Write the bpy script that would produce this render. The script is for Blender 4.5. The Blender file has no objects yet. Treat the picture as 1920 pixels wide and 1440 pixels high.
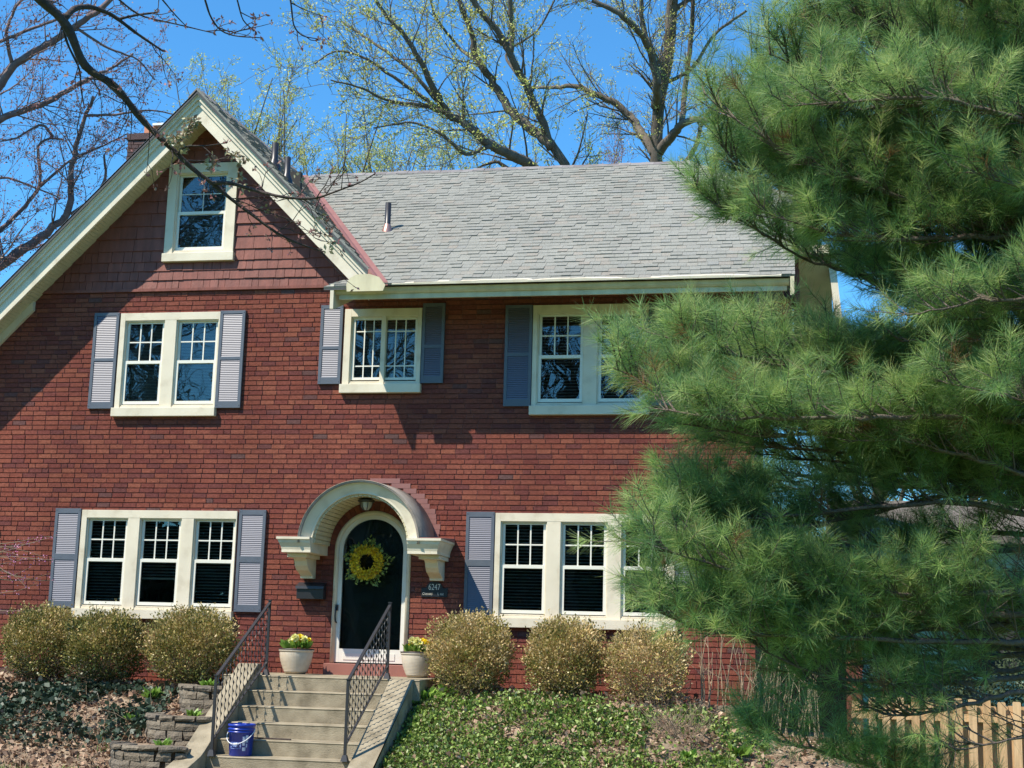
import bpy, math, random
import numpy as np
from mathutils import Vector, Matrix
random.seed(7); RS = np.random.RandomState(11)
S = bpy.context.scene; COL = S.collection
# ---------------------------------------------------------------- camera
F, YAW, PIT, ROL = 2700.0, 0.19135, 0.18031, 0.02617
DC, ZC = 19.0, 1.6
_w = np.array([-math.sin(YAW)*math.cos(PIT), math.cos(YAW)*math.cos(PIT), math.sin(PIT)])
_r = np.array([math.cos(YAW), math.sin(YAW), 0.]); _u = np.cross(_r, _w)
_c, _s = math.cos(ROL), math.sin(ROL)
CM = np.array([_c*_r+_s*_u, -_s*_r+_c*_u, _w])
CAMP = np.array([0., -DC, ZC])
cam = bpy.data.cameras.new('camera'); co = bpy.data.objects.new('camera', cam); COL.objects.link(co)
cam.sensor_width = 36; cam.lens = F/1920*36; cam.clip_end = 2000; cam.clip_start = .1
mw = Matrix.Identity(4)
for i in range(3):
    mw[i][0] = CM[0][i]; mw[i][1] = CM[1][i]; mw[i][2] = -CM[2][i]; mw[i][3] = CAMP[i]
co.matrix_world = mw; S.camera = co
def W(px, py, dist):
    d = CM.T @ np.array([(px-960)/F, (720-py)/F, 1.]); d /= np.linalg.norm(d)
    return CAMP + d*dist
# ---------------------------------------------------------------- sky, sun, exposure
TS = Vector((-.98, -1.0, 1.82)).normalized()
EL = math.asin(TS.z); AZ = math.atan2(TS.x, TS.y)
wd = bpy.data.worlds.new("World"); S.world = wd; wd.use_nodes = True
nt = wd.node_tree; bg = nt.nodes['Background']
sk = nt.nodes.new('ShaderNodeTexSky'); sk.sky_type = 'NISHITA'; sk.sun_disc = False
sk.sun_elevation = EL; sk.sun_rotation = AZ; sk.air_density = 1.0; sk.dust_density = 0.1; sk.ozone_density = 1.6
sk.altitude = 0
tn = nt.nodes.new('ShaderNodeVectorMath'); tn.operation = 'MULTIPLY'; tn.inputs[1].default_value = (.74, 1.72, 2.3)   # deep clear spring blue
nt.links.new(sk.outputs[0], tn.inputs[0]); nt.links.new(tn.outputs[0], bg.inputs[0]); bg.inputs[1].default_value = 0.07
sl = bpy.data.lights.new('sun', 'SUN'); sl.energy = 5.0; sl.angle = math.radians(.5); sl.color = (1, .925, .80)
so = bpy.data.objects.new('sun', sl); COL.objects.link(so); so.rotation_euler = (-TS).to_track_quat('-Z', 'Y').to_euler()
so.location = (-10, -10, 20)
S.view_settings.view_transform = 'Standard'; S.view_settings.look = 'None'; S.view_settings.exposure = 0.6; S.view_settings.gamma = 1
# ---------------------------------------------------------------- materials
def mat(name, col, rough=.7, var=None, scale=8, bump=0, bscale=60, spec=.5, metal=0, trans=0, ramp=None, src='noise', detail=4, coat=0, aniso=(1,1,1), macro=None):
    """src: noise | island | attr ; ramp: [(pos,col)...]"""
    m = bpy.data.materials.new(name); m.use_nodes = True; t = m.node_tree; n = t.nodes; l = t.links
    p = n['Principled BSDF']; p.inputs['Roughness'].default_value = rough; p.inputs['Metallic'].default_value = metal
    p.inputs['Specular IOR Level'].default_value = spec; p.inputs['Base Color'].default_value = (*col, 1)
    if coat: p.inputs['Coat Weight'].default_value = coat
    tc = n.new('ShaderNodeTexCoord'); mp = n.new('ShaderNodeMapping'); mp.inputs['Scale'].default_value = aniso
    l.new(tc.outputs['Object'], mp.inputs[0])
    cr = None
    if ramp or var:
        cr = n.new('ShaderNodeValToRGB'); e = cr.color_ramp.elements
        rp = ramp or [(.3, col), (.7, var)]
        while len(e) < len(rp): e.new(.5)
        for q, (a, c) in zip(e, rp): q.position = a; q.color = (*c, 1)
        if src == 'island': g = n.new('ShaderNodeNewGeometry'); o = g.outputs['Random Per Island']
        elif src == 'attr': g = n.new('ShaderNodeAttribute'); g.attribute_name = 'v'; o = g.outputs['Fac']
        else:
            g = n.new('ShaderNodeTexNoise'); g.inputs['Scale'].default_value = scale; g.inputs['Detail'].default_value = detail
            l.new(mp.outputs[0], g.inputs[0]); o = g.outputs[0]
        l.new(o, cr.inputs[0]); out = cr.outputs[0]
        if src != 'noise':
            g2 = n.new('ShaderNodeTexNoise'); g2.inputs['Scale'].default_value = scale; g2.inputs['Detail'].default_value = detail
            l.new(mp.outputs[0], g2.inputs[0])
            r2 = n.new('ShaderNodeMapRange'); r2.inputs[1].default_value = .3; r2.inputs[2].default_value = .7; r2.inputs[3].default_value = .78; r2.inputs[4].default_value = 1.2
            l.new(g2.outputs[0], r2.inputs[0])
            mx = n.new('ShaderNodeVectorMath'); mx.operation = 'SCALE'; l.new(out, mx.inputs[0]); l.new(r2.outputs[0], mx.inputs['Scale']); out = mx.outputs[0]
        if macro:
            ms, ma = macro; mm = n.new('ShaderNodeMapping'); mm.inputs['Scale'].default_value = (1, 1, .35); l.new(tc.outputs['Object'], mm.inputs[0])
            g3 = n.new('ShaderNodeTexNoise'); g3.inputs['Scale'].default_value = ms; g3.inputs['Detail'].default_value = 6; l.new(mm.outputs[0], g3.inputs[0])
            r3 = n.new('ShaderNodeMapRange'); r3.inputs[1].default_value = .32; r3.inputs[2].default_value = .68; r3.inputs[3].default_value = 1-ma; r3.inputs[4].default_value = 1+ma; l.new(g3.outputs[0], r3.inputs[0])
            mx3 = n.new('ShaderNodeVectorMath'); mx3.operation = 'SCALE'; l.new(out, mx3.inputs[0]); l.new(r3.outputs[0], mx3.inputs['Scale']); out = mx3.outputs[0]
        l.new(out, p.inputs['Base Color'])
    if bump:
        b = n.new('ShaderNodeTexNoise'); b.inputs['Scale'].default_value = bscale; b.inputs['Detail'].default_value = 5; l.new(mp.outputs[0], b.inputs[0])
        bb = n.new('ShaderNodeBump'); bb.inputs['Strength'].default_value = bump; bb.inputs['Distance'].default_value = .02
        l.new(b.outputs[0], bb.inputs['Height']); l.new(bb.outputs[0], p.inputs['Normal'])
    if trans:
        tb = n.new('ShaderNodeBsdfTranslucent'); ad = n.new('ShaderNodeMixShader'); ad.inputs[0].default_value = trans
        if cr: l.new(out, tb.inputs[0])
        else: tb.inputs[0].default_value = (*col, 1)
        l.new(p.outputs[0], ad.inputs[1]); l.new(tb.outputs[0], ad.inputs[2]); l.new(ad.outputs[0], n['Material Output'].inputs[0])
    return m
M = {}
M['brick'] = mat('brick', (.2,.06,.045), .85, src='island', scale=25, bump=.6, bscale=120, spec=.08, detail=6, macro=(.9,.16),
    ramp=[(0,(.195,.057,.040)),(.22,(.228,.072,.048)),(.40,(.158,.046,.038)),(.60,(.255,.086,.055)),(.80,(.190,.057,.044)),(.965,(.140,.047,.042)),(1,(.125,.070,.064))])
M['mortar'] = mat('mortar', (.15,.048,.038), .95, var=(.10,.034,.028), scale=12, bump=.4, bscale=200)
M['stone'] = mat('foundation', (.33,.27,.2), .9, var=(.2,.16,.12), scale=5, bump=.5)
M['cream'] = mat('cream_paint', (.69,.625,.475), .5, scale=4, detail=9, bump=.10, bscale=90, ramp=[(.3,(.54,.465,.335)),(.48,(.66,.585,.44)),(.7,(.69,.615,.47))], macro=(3,.06))
M['creamdirty'] = mat('weathered_cream_paint', (.66,.59,.38), .55, var=(.48,.42,.26), scale=6, aniso=(1,1,.25), bump=.08)
M['vinyl'] = mat('white_vinyl', (.74,.72,.62), .4, var=(.70,.67,.57), scale=4)
M['door'] = mat('storm_door_white', (.72,.69,.60), .45, var=(.67,.64,.55), scale=3)
M['soffit'] = mat('beadboard', (.60,.54,.36), .5, var=(.52,.46,.3), scale=9)
M['slat'] = mat('shutter_louvre', (.085,.088,.125), .52, spec=.8, coat=.25)
M['slat'].node_tree.nodes['Principled BSDF'].inputs['Coat Roughness'].default_value = .42
M['shutter'] = mat('shutter_frame', (.08,.095,.12), .5, var=(.10,.115,.14), scale=6, spec=.5)
M['siding'] = mat('painted_cedar_shingle', (.2,.07,.05), .6, src='island', scale=14, spec=.35, bump=.25, bscale=70, aniso=(1,1,.2),
    ramp=[(0,(.185,.058,.042)),(.5,(.205,.066,.047)),(1,(.172,.054,.040))])
M['roof'] = mat('asphalt_shingle', (.3,.3,.3), .92, src='island', scale=60, spec=.2, bump=.5, bscale=300,
    ramp=[(0,(.250,.246,.215)),(.3,(.266,.262,.229)),(.5,(.255,.252,.221)),(.74,(.273,.268,.232)),(.90,(.278,.252,.212)),(.95,(.250,.250,.228)),(1,(.28,.275,.24))], macro=(1.1,.08))
M['roofbase'] = mat('roof_felt', (.08,.08,.08), .95)
M['copper'] = mat('red_valley_metal', (.27,.115,.095), .6, var=(.22,.095,.08), scale=6, spec=.5)
M['drip'] = mat('drip_edge', (.5,.56,.6), .35, metal=.3)
M['ridge'] = mat('ridge_cap', (.18,.16,.155), .9, src='island', ramp=[(0,(.16,.14,.135)),(1,(.24,.22,.21))])
M['black'] = mat('black_metal', (.018,.018,.022), .4, spec=.6)
M['dkmetal'] = mat('painted_iron', (.022,.022,.026), .45, spec=.6)
M['concrete'] = mat('concrete', (.30,.26,.185), .9, scale=5, detail=8, bump=.45, bscale=90, ramp=[(.3,(.17,.14,.09)),(.5,(.275,.23,.155)),(.72,(.36,.305,.21))])
M['redpaint'] = mat('red_painted_step', (.30,.115,.085), .6, var=(.26,.10,.075), scale=8, bump=.1)
M['block'] = mat('retaining_block', (.1,.09,.07), .95, src='island', scale=18, bump=.9, bscale=45, ramp=[(0,(.15,.12,.085)),(.5,(.20,.165,.12)),(1,(.11,.09,.07))])
M['pot'] = mat('glazed_pot', (.60,.53,.42), .45, var=(.53,.46,.36), scale=20, spec=.6)
M['soil'] = mat('soil', (.05,.035,.025), .95, var=(.09,.065,.045), scale=40, bump=.6)
M['blue'] = mat('blue_plastic', (.008,.03,.30), .32, spec=.6)
M['white'] = mat('white_plastic', (.78,.78,.78), .4)
M['text'] = mat('letter_silver', (.6,.56,.48), .4)
M['plaque'] = mat('plaque_black', (.012,.012,.015), .35, spec=.6)
M['bronze'] = mat('dark_bronze', (.035,.025,.022), .5)
M['lampglass'] = mat('lamp_glass', (.42,.40,.33), .25)
M['bark'] = mat('pine_bark', (.10,.075,.06), .9, var=(.17,.135,.11), scale=30, bump=.8, bscale=60)
M['bark2'] = mat('maple_bark', (.085,.068,.055), .95, var=(.15,.125,.10), scale=6, bump=.8, bscale=20, aniso=(1,1,.3))
M['barkdark'] = mat('dark_bark', (.035,.024,.022), .9, var=(.07,.05,.042), scale=25, bump=.5)
M['barkred'] = mat('red_maple_bark', (.13,.085,.085), .9, var=(.20,.14,.13), scale=8, bump=.3)
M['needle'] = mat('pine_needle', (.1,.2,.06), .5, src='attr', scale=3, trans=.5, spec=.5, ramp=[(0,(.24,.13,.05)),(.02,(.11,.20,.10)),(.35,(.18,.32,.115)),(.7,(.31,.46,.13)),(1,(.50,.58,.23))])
M['bud'] = mat('yellow_green_bud', (.4,.42,.1), .7, src='attr', scale=2, trans=.35, ramp=[(0,(.42,.43,.08)),(.5,(.56,.57,.13)),(1,(.66,.64,.24))])
M['redbud'] = mat('red_bud', (.3,.12,.1), .7, src='attr', scale=2, trans=.25, ramp=[(0,(.20,.07,.08)),(.6,(.33,.15,.13)),(1,(.42,.28,.18))])
M['oliveb'] = mat('opening_bud', (.3,.28,.15), .7, src='attr', scale=2, trans=.25, ramp=[(0,(.22,.12,.09)),(.5,(.30,.27,.14)),(1,(.42,.40,.24))])
M['pinkbud'] = mat('pink_blossom', (.5,.15,.35), .7, src='attr', scale=2, trans=.2, ramp=[(0,(.45,.10,.28)),(1,(.6,.3,.45))])
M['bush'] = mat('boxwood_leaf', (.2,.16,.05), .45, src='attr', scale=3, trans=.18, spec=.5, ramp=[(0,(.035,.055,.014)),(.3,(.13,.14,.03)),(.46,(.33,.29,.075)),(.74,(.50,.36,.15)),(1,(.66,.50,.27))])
M['stem'] = mat('dry_stem', (.20,.14,.09), .9, var=(.30,.23,.16), scale=20)
M['straw'] = mat('pale_dead_stem', (.40,.31,.20), .9, var=(.28,.2,.13), scale=20)
M['ivy'] = mat('ivy_leaf', (.03,.06,.03), .5, src='attr', scale=3, spec=.4, trans=.1, ramp=[(0,(.018,.032,.018)),(.5,(.035,.06,.032)),(1,(.075,.105,.065))])
M['vinca'] = mat('ground_cover_leaf', (.08,.16,.03), .45, src='attr', scale=3, trans=.2, spec=.4, ramp=[(0,(.04,.08,.02)),(.35,(.10,.18,.03)),(.7,(.21,.30,.05)),(1,(.38,.45,.16))])
M['hosta'] = mat('lime_leaf', (.2,.38,.05), .4, src='attr', scale=3, trans=.3, ramp=[(0,(.14,.28,.035)),(1,(.30,.46,.09))])
M['litter'] = mat('dead_leaf', (.3,.2,.12), .85, src='attr', scale=9, trans=.1, ramp=[(0,(.12,.065,.04)),(.4,(.27,.16,.10)),(.75,(.42,.28,.185)),(1,(.58,.44,.31))])
M['yellow'] = mat('yellow_petal', (.85,.68,.02), .5, src='attr', scale=3, trans=.2, ramp=[(0,(.80,.55,.015)),(.6,(.9,.75,.03)),(1,(.86,.84,.42))])
M['wyellow'] = mat('forsythia_petal', (.7,.5,.02), .5, src='attr', scale=3, trans=.1, ramp=[(0,(.42,.26,.01)),(.5,(.72,.50,.015)),(1,(.85,.66,.04))])
M['wgreen'] = mat('wreath_leaf', (.2,.3,.05), .5, src='attr', scale=3, trans=.1, ramp=[(0,(.12,.18,.04)),(1,(.32,.42,.10))])
M['wood'] = mat('cedar_picket', (.5,.31,.15), .7, src='island', scale=8, bump=.15, aniso=(4,4,.4), ramp=[(0,(.46,.28,.13)),(1,(.60,.40,.21))])
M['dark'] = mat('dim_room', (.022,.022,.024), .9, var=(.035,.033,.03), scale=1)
M['blind'] = mat('blind_slat', (.50,.50,.46), .5)
M['screen'] = mat('insect_screen', (.05,.055,.055), .8)
M['clay'] = mat('terracotta', (.55,.22,.12), .8)
M['dkbrick'] = mat('sooty_brick', (.06,.035,.035), .9, src='island', scale=20, bump=.6, ramp=[(0,(.05,.03,.03)),(1,(.10,.055,.05))])
M['chbrick'] = mat('chimney_brick', (.2,.06,.05), .9, src='island', scale=20, bump=.6, ramp=[(0,(.16,.05,.04)),(1,(.24,.08,.06))])
M['green'] = mat('green_siding', (.42,.52,.36), .6, var=(.38,.47,.33), scale=3)
M['farwall'] = mat('far_house_wall', (.30,.26,.22), .8, var=(.24,.21,.18), scale=2)
M['evergreen'] = mat('far_hedge', (.03,.05,.02), .9, src='attr', scale=.5, ramp=[(0,(.015,.028,.012)),(1,(.06,.09,.035))])
def glass_mat():
    m = bpy.data.materials.new('window_glass'); m.use_nodes = True; t = m.node_tree; n = t.nodes; l = t.links
    n.remove(n['Principled BSDF']); fr = n.new('ShaderNodeFresnel'); fr.inputs[0].default_value = 1.62
    g = n.new('ShaderNodeBsdfGlossy'); g.inputs['Roughness'].default_value = .005; g.inputs[0].default_value = (.95,.97,1,1)
    tr = n.new('ShaderNodeBsdfTransparent'); tr.inputs[0].default_value = (.78,.82,.80,1)
    tc = n.new('ShaderNodeTexCoord'); nz = n.new('ShaderNodeTexNoise'); nz.inputs['Scale'].default_value = 1.7; nz.inputs['Detail'].default_value = 1
    b = n.new('ShaderNodeBump'); b.inputs['Strength'].default_value = .10; b.inputs['Distance'].default_value = .03
    l.new(tc.outputs['Object'], nz.inputs[0]); l.new(nz.outputs[0], b.inputs['Height']); l.new(b.outputs[0], g.inputs['Normal'])
    mx = n.new('ShaderNodeMixShader'); l.new(fr.outputs[0], mx.inputs[0]); l.new(tr.outputs[0], mx.inputs[1]); l.new(g.outputs[0], mx.inputs[2])
    l.new(mx.outputs[0], n['Material Output'].inputs[0]); return m
M['glass'] = glass_mat()
def ground_mat():
    m = mat('ground_soil', (.2,.15,.1), .95, scale=9, detail=10, bump=.8, bscale=35, ramp=[(.3,(.10,.068,.045)),(.48,(.20,.14,.09)),(.6,(.29,.21,.14)),(.75,(.36,.28,.19))])
    t = m.node_tree; n = t.nodes; l = t.links; p = n['Principled BSDF']
    src = p.inputs['Base Color'].links[0].from_socket
    a = n.new('ShaderNodeAttribute'); a.attribute_name = 'v'; g = n.new('ShaderNodeTexNoise'); g.inputs['Scale'].default_value = 12; g.inputs['Detail'].default_value = 8
    r = n.new('ShaderNodeValToRGB'); r.color_ramp.elements[0].color = (.035,.075,.015,1); r.color_ramp.elements[1].color = (.11,.19,.04,1); r.color_ramp.elements[0].position = .35; r.color_ramp.elements[1].position = .65
    l.new(g.outputs[0], r.inputs[0]); mx = n.new('ShaderNodeMixRGB'); l.new(a.outputs['Fac'], mx.inputs[0]); l.new(src, mx.inputs[1]); l.new(r.outputs[0], mx.inputs[2]); l.new(mx.outputs[0], p.inputs['Base Color'])
    return m
M['ground'] = ground_mat()
# ---------------------------------------------------------------- helpers
def tag(o, label=None, cat=None, group=None, kind=None):
    if label: o['label'] = label
    if cat: o['category'] = cat
    if group: o['group'] = group
    if kind: o['kind'] = kind
    return o
def thing(name, label, cat, loc=(0,0,0), group=None):
    o = bpy.data.objects.new(name, None); COL.objects.link(o); o.location = loc; o.empty_display_size = .2
    return tag(o, label, cat, group)
def _abs(o):
    v = Vector((0,0,0))
    while o is not None: v += Vector(o.location); o = o.parent
    return v
def link(name, me, m, parent=None, smooth=False):
    o = bpy.data.objects.new(name, me); COL.objects.link(o)
    if m is not None: me.materials.append(m)
    if parent is not None:
        off = _abs(parent); o.parent = parent
        if off.length > 1e-9: me.transform(Matrix.Translation(-off))
    if smooth:
        me.polygons.foreach_set('use_smooth', np.ones(len(me.polygons), dtype=bool)); me.update()
    return o
class MB:
    def __init__(s): s.v = []; s.f = []
    def box(s, x0, x1, y0, y1, z0, z1):
        b = len(s.v); s.v += [(x0,y0,z0),(x1,y0,z0),(x1,y1,z0),(x0,y1,z0),(x0,y0,z1),(x1,y0,z1),(x1,y1,z1),(x0,y1,z1)]
        s.f += [(b+i for i in q) for q in ((0,3,2,1),(4,5,6,7),(0,1,5,4),(1,2,6,5),(2,3,7,6),(3,0,4,7))]; s.f[-6:] = [tuple(q) for q in s.f[-6:]]
        return s
    def hexa(s, p):  # 8 corners, same order as box
        b = len(s.v); s.v += [tuple(q) for q in p]
        s.f += [tuple(b+i for i in q) for q in ((0,3,2,1),(4,5,6,7),(0,1,5,4),(1,2,6,5),(2,3,7,6),(3,0,4,7))]; return s
    def prism(s, poly, a, b_, axis):  # poly 2D, extruded on axis from a to b_
        n = len(poly); k = len(s.v)
        def P(p, t): return {'y': (p[0], t, p[1]), 'x': (t, p[0], p[1]), 'z': (p[0], p[1], t)}[axis]
        s.v += [P(p, a) for p in poly]+[P(p, b_) for p in poly]
        s.f += [tuple(k+i for i in range(n)), tuple(k+n+i for i in reversed(range(n)))]
        s.f += [(k+i, k+n+i, k+n+(i+1) % n, k+(i+1) % n) for i in range(n)]; return s
    def strip(s, rings, closed=True, cap=True):  # list of rings, each list of points
        k = len(s.v); n = len(rings[0])
        for r in rings: s.v += [tuple(p) for p in r]
        m_ = n if closed else n-1
        for i in range(len(rings)-1):
            for j in range(m_): s.f.append((k+i*n+j, k+i*n+(j+1) % n, k+(i+1)*n+(j+1) % n, k+(i+1)*n+j))
        if cap and closed:
            s.f.append(tuple(k+j for j in reversed(range(n)))); s.f.append(tuple(k+(len(rings)-1)*n+j for j in range(n)))
        return s
    def tube(s, pts, rad, n=8, cap=True):
        rings = []; up = None
        for i, p in enumerate(pts):
            p = Vector(p); a = Vector(pts[max(i-1,0)]); b = Vector(pts[min(i+1,len(pts)-1)]); d = (b-a).normalized()
            if up is None: up = d.orthogonal().normalized()
            up = (up-d*up.dot(d)).normalized(); q = d.cross(up); r = rad[i] if hasattr(rad, '__len__') else rad
            rings.append([p+(up*math.cos(t*2*math.pi/n)+q*math.sin(t*2*math.pi/n))*r for t in range(n)])
        return s.strip(rings, True, cap)
    def lathe(s, prof, cx, cy, n=32):
        return s.strip([[(cx+r*math.cos(t*2*math.pi/n), cy+r*math.sin(t*2*math.pi/n), z) for t in range(n)] for r, z in prof], True, False)
    def build(s, name, m, parent=None, smooth=False, bevel=0):
        me = bpy.data.meshes.new(name); me.from_pydata(s.v, [], s.f); me.update()
        import bmesh
        bm = bmesh.new(); bm.from_mesh(me); bmesh.ops.recalc_face_normals(bm, faces=bm.faces)
        if bevel: bmesh.ops.bevel(bm, geom=list(bm.edges), offset=bevel, segments=2, affect='EDGES', profile=.6)
        bm.to_mesh(me); bm.free()
        return link(name, me, m, parent, smooth)
def mesh_np(name, V, Fc, m, parent=None, attr=None, smooth=False):
    V = np.asarray(V, dtype=np.float32).reshape(-1, 3); Fc = np.asarray(Fc, dtype=np.int32); k = Fc.shape[1]; nf = len(Fc)
    me = bpy.data.meshes.new(name); me.vertices.add(len(V)); me.vertices.foreach_set('co', V.ravel())
    me.loops.add(nf*k); me.loops.foreach_set('vertex_index', Fc.ravel())
    me.polygons.add(nf); me.polygons.foreach_set('loop_start', np.arange(nf, dtype=np.int32)*k)
    try: me.polygons.foreach_set('loop_total', np.full(nf, k, dtype=np.int32))
    except Exception: pass
    me.update(calc_edges=True)
    me.polygons.foreach_set('use_smooth', np.full(nf, bool(smooth)))
    if attr is not None:
        a = me.attributes.new('v', 'FLOAT', 'FACE'); a.data.foreach_set('value', np.asarray(attr, dtype=np.float32))
    return link(name, me, m, parent, smooth)
def nrm(a): return a/np.maximum(np.linalg.norm(a, axis=-1, keepdims=True), 1e-9)
def leaf_quads(C, D, size, asp=.5, fold=None):
    """C centres, D long directions (n,3), size (n,)"""
    n = len(C); R = RS.normal(size=(n, 3)); D = nrm(D); Sd = nrm(np.cross(D, R))
    sz = np.asarray(size).reshape(-1, 1)*np.ones((n, 1))
    a = C; b = C+D*sz*.5+Sd*sz*asp*.5; c = C+D*sz; d = C+D*sz*.5-Sd*sz*asp*.5
    V = np.stack([a, b, c, d], 1).reshape(-1, 3); return V, np.arange(4*n).reshape(-1, 4)
class Tubes:
    """many tapered twigs gathered into one mesh"""
    def __init__(s): s.V = []; s.F = []; s.k = 0
    def add(s, P, R, n=4):
        P = np.asarray(P, float)
        if n >= 5: R = np.asarray(R, float)*np.ones(len(P)); P = np.vstack([P[:1], P]); R = np.r_[1e-4, R]
        m = len(P); T = np.gradient(P, axis=0); T = nrm(T)
        ref = np.array([.3, .5, .81]); a = nrm(np.cross(T, ref)); b = np.cross(T, a)
        ang = np.arange(n)*2*math.pi/n; R = np.asarray(R, float).reshape(-1, 1, 1)
        V = P[:, None, :]+R*(a[:, None, :]*np.cos(ang)[None, :, None]+b[:, None, :]*np.sin(ang)[None, :, None])
        s.V.append(V.reshape(-1, 3)); i = np.arange(m-1)[:, None]*n; j = np.arange(n)[None, :]; j2 = (j+1) % n
        f = np.stack([i+j, i+j2, i+n+j2, i+n+j], -1).reshape(-1, 4)+s.k; s.F.append(f); s.k += m*n
    def build(s, name, m, parent=None): return mesh_np(name, np.concatenate(s.V), np.concatenate(s.F), m, parent, smooth=True)
def resample(P, n):
    P = np.asarray(P, float); d = np.r_[0, np.cumsum(np.linalg.norm(np.diff(P, axis=0), axis=1))]
    t = np.linspace(0, d[-1], n); 
    # smooth catmull like: interpolate then light smoothing
    Q = np.stack([np.interp(t, d, P[:, i]) for i in range(3)], 1)
    for _ in range(2): Q[1:-1] = .25*Q[:-2]+.5*Q[1:-1]+.25*Q[2:]
    return Q, d[-1]
def wiggle(p0, d, L, n, amp, bias=(0,0,0)):
    P = [np.array(p0, float)]; d = d/np.linalg.norm(d); b = np.array(bias)
    for i in range(n):
        d = d+RS.normal(size=3)*amp+b; d /= np.linalg.norm(d); P.append(P[-1]+d*L/n)
    return np.array(P)
def side_dir(T, spread, up=0., prefer=None):
    r = RS.normal(size=3); r -= T*r.dot(T); r /= np.linalg.norm(r)+1e-9
    if prefer is not None: r = r+prefer
    d = T*math.cos(spread)+r*math.sin(spread)+np.array([0, 0, up]); return d/np.linalg.norm(d)
# ================================================================= GROUND
def sstep(x, a, b): t = np.clip((x-a)/(b-a), 0, 1); return t*t*(3-2*t)
def gz(X, Y):
    X = np.asarray(X, float); Y = np.asarray(Y, float)
    top = 0.98-.45*sstep(X, -1.6, .2)-.45*sstep(X, .4, 1.6)
    base = top*sstep(Y, -3.6, -1.15)*1.0
    lin = np.clip(top+.50*(Y+1.25), 0, top)
    z = .75*lin+.25*base
    z = z + .03*np.sin(X*2.1+1)*np.sin(Y*2.7)+.02*np.sin(X*5.3)*np.cos(Y*4.1)
    st = (sstep(X, -6.8, -6.65)*(1-sstep(X, -4.62, -4.50)))*(Y > -4.2)
    return z-.35*st*(Y < .1)
def terrain():
    xs = np.concatenate([-np.geomspace(14.2, 900, 24)[::-1], np.arange(-14, 4.01, .12), np.geomspace(4.2, 900, 26)])
    ys = np.concatenate([-np.geomspace(60, 300, 8)[::-1], np.arange(-59, -6, 2.), np.arange(-6, .5, .12), np.geomspace(1, 900, 24)])
    X, Y = np.meshgrid(xs, ys); Z = gz(X, Y)
    far = sstep(Y, 2, 12); Z = Z*(1-far)+.2*far
    V = np.stack([X, Y, Z], -1).reshape(-1, 3); nx = len(xs); ny = len(ys)
    i = np.arange(ny-1)[:, None]*nx; j = np.arange(nx-1)[None, :]
    Fc = np.stack([i+j, i+j+1, i+nx+j+1, i+nx+j], -1).reshape(-1, 4)
    cx = V[Fc[:, 0], 0]; cy_ = V[Fc[:, 0], 1]
    g = ((cx > 1.0) & (cy_ > -3)) | (cy_ > 2) | (cy_ < -4.2)
    o = mesh_np('ground', V, Fc, M['ground'], attr=g.astype(float)*.9, smooth=True); tag(o, 'soil bank and lawn around the house', kind='structure')
terrain()
b = MB(); b.box(-60, 60, -34, -27, -.3, .012); o = b.build('road', mat('asphalt', (.05,.05,.05), .9, var=(.06,.06,.058), scale=30)); o['kind'] = 'structure'
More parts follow.
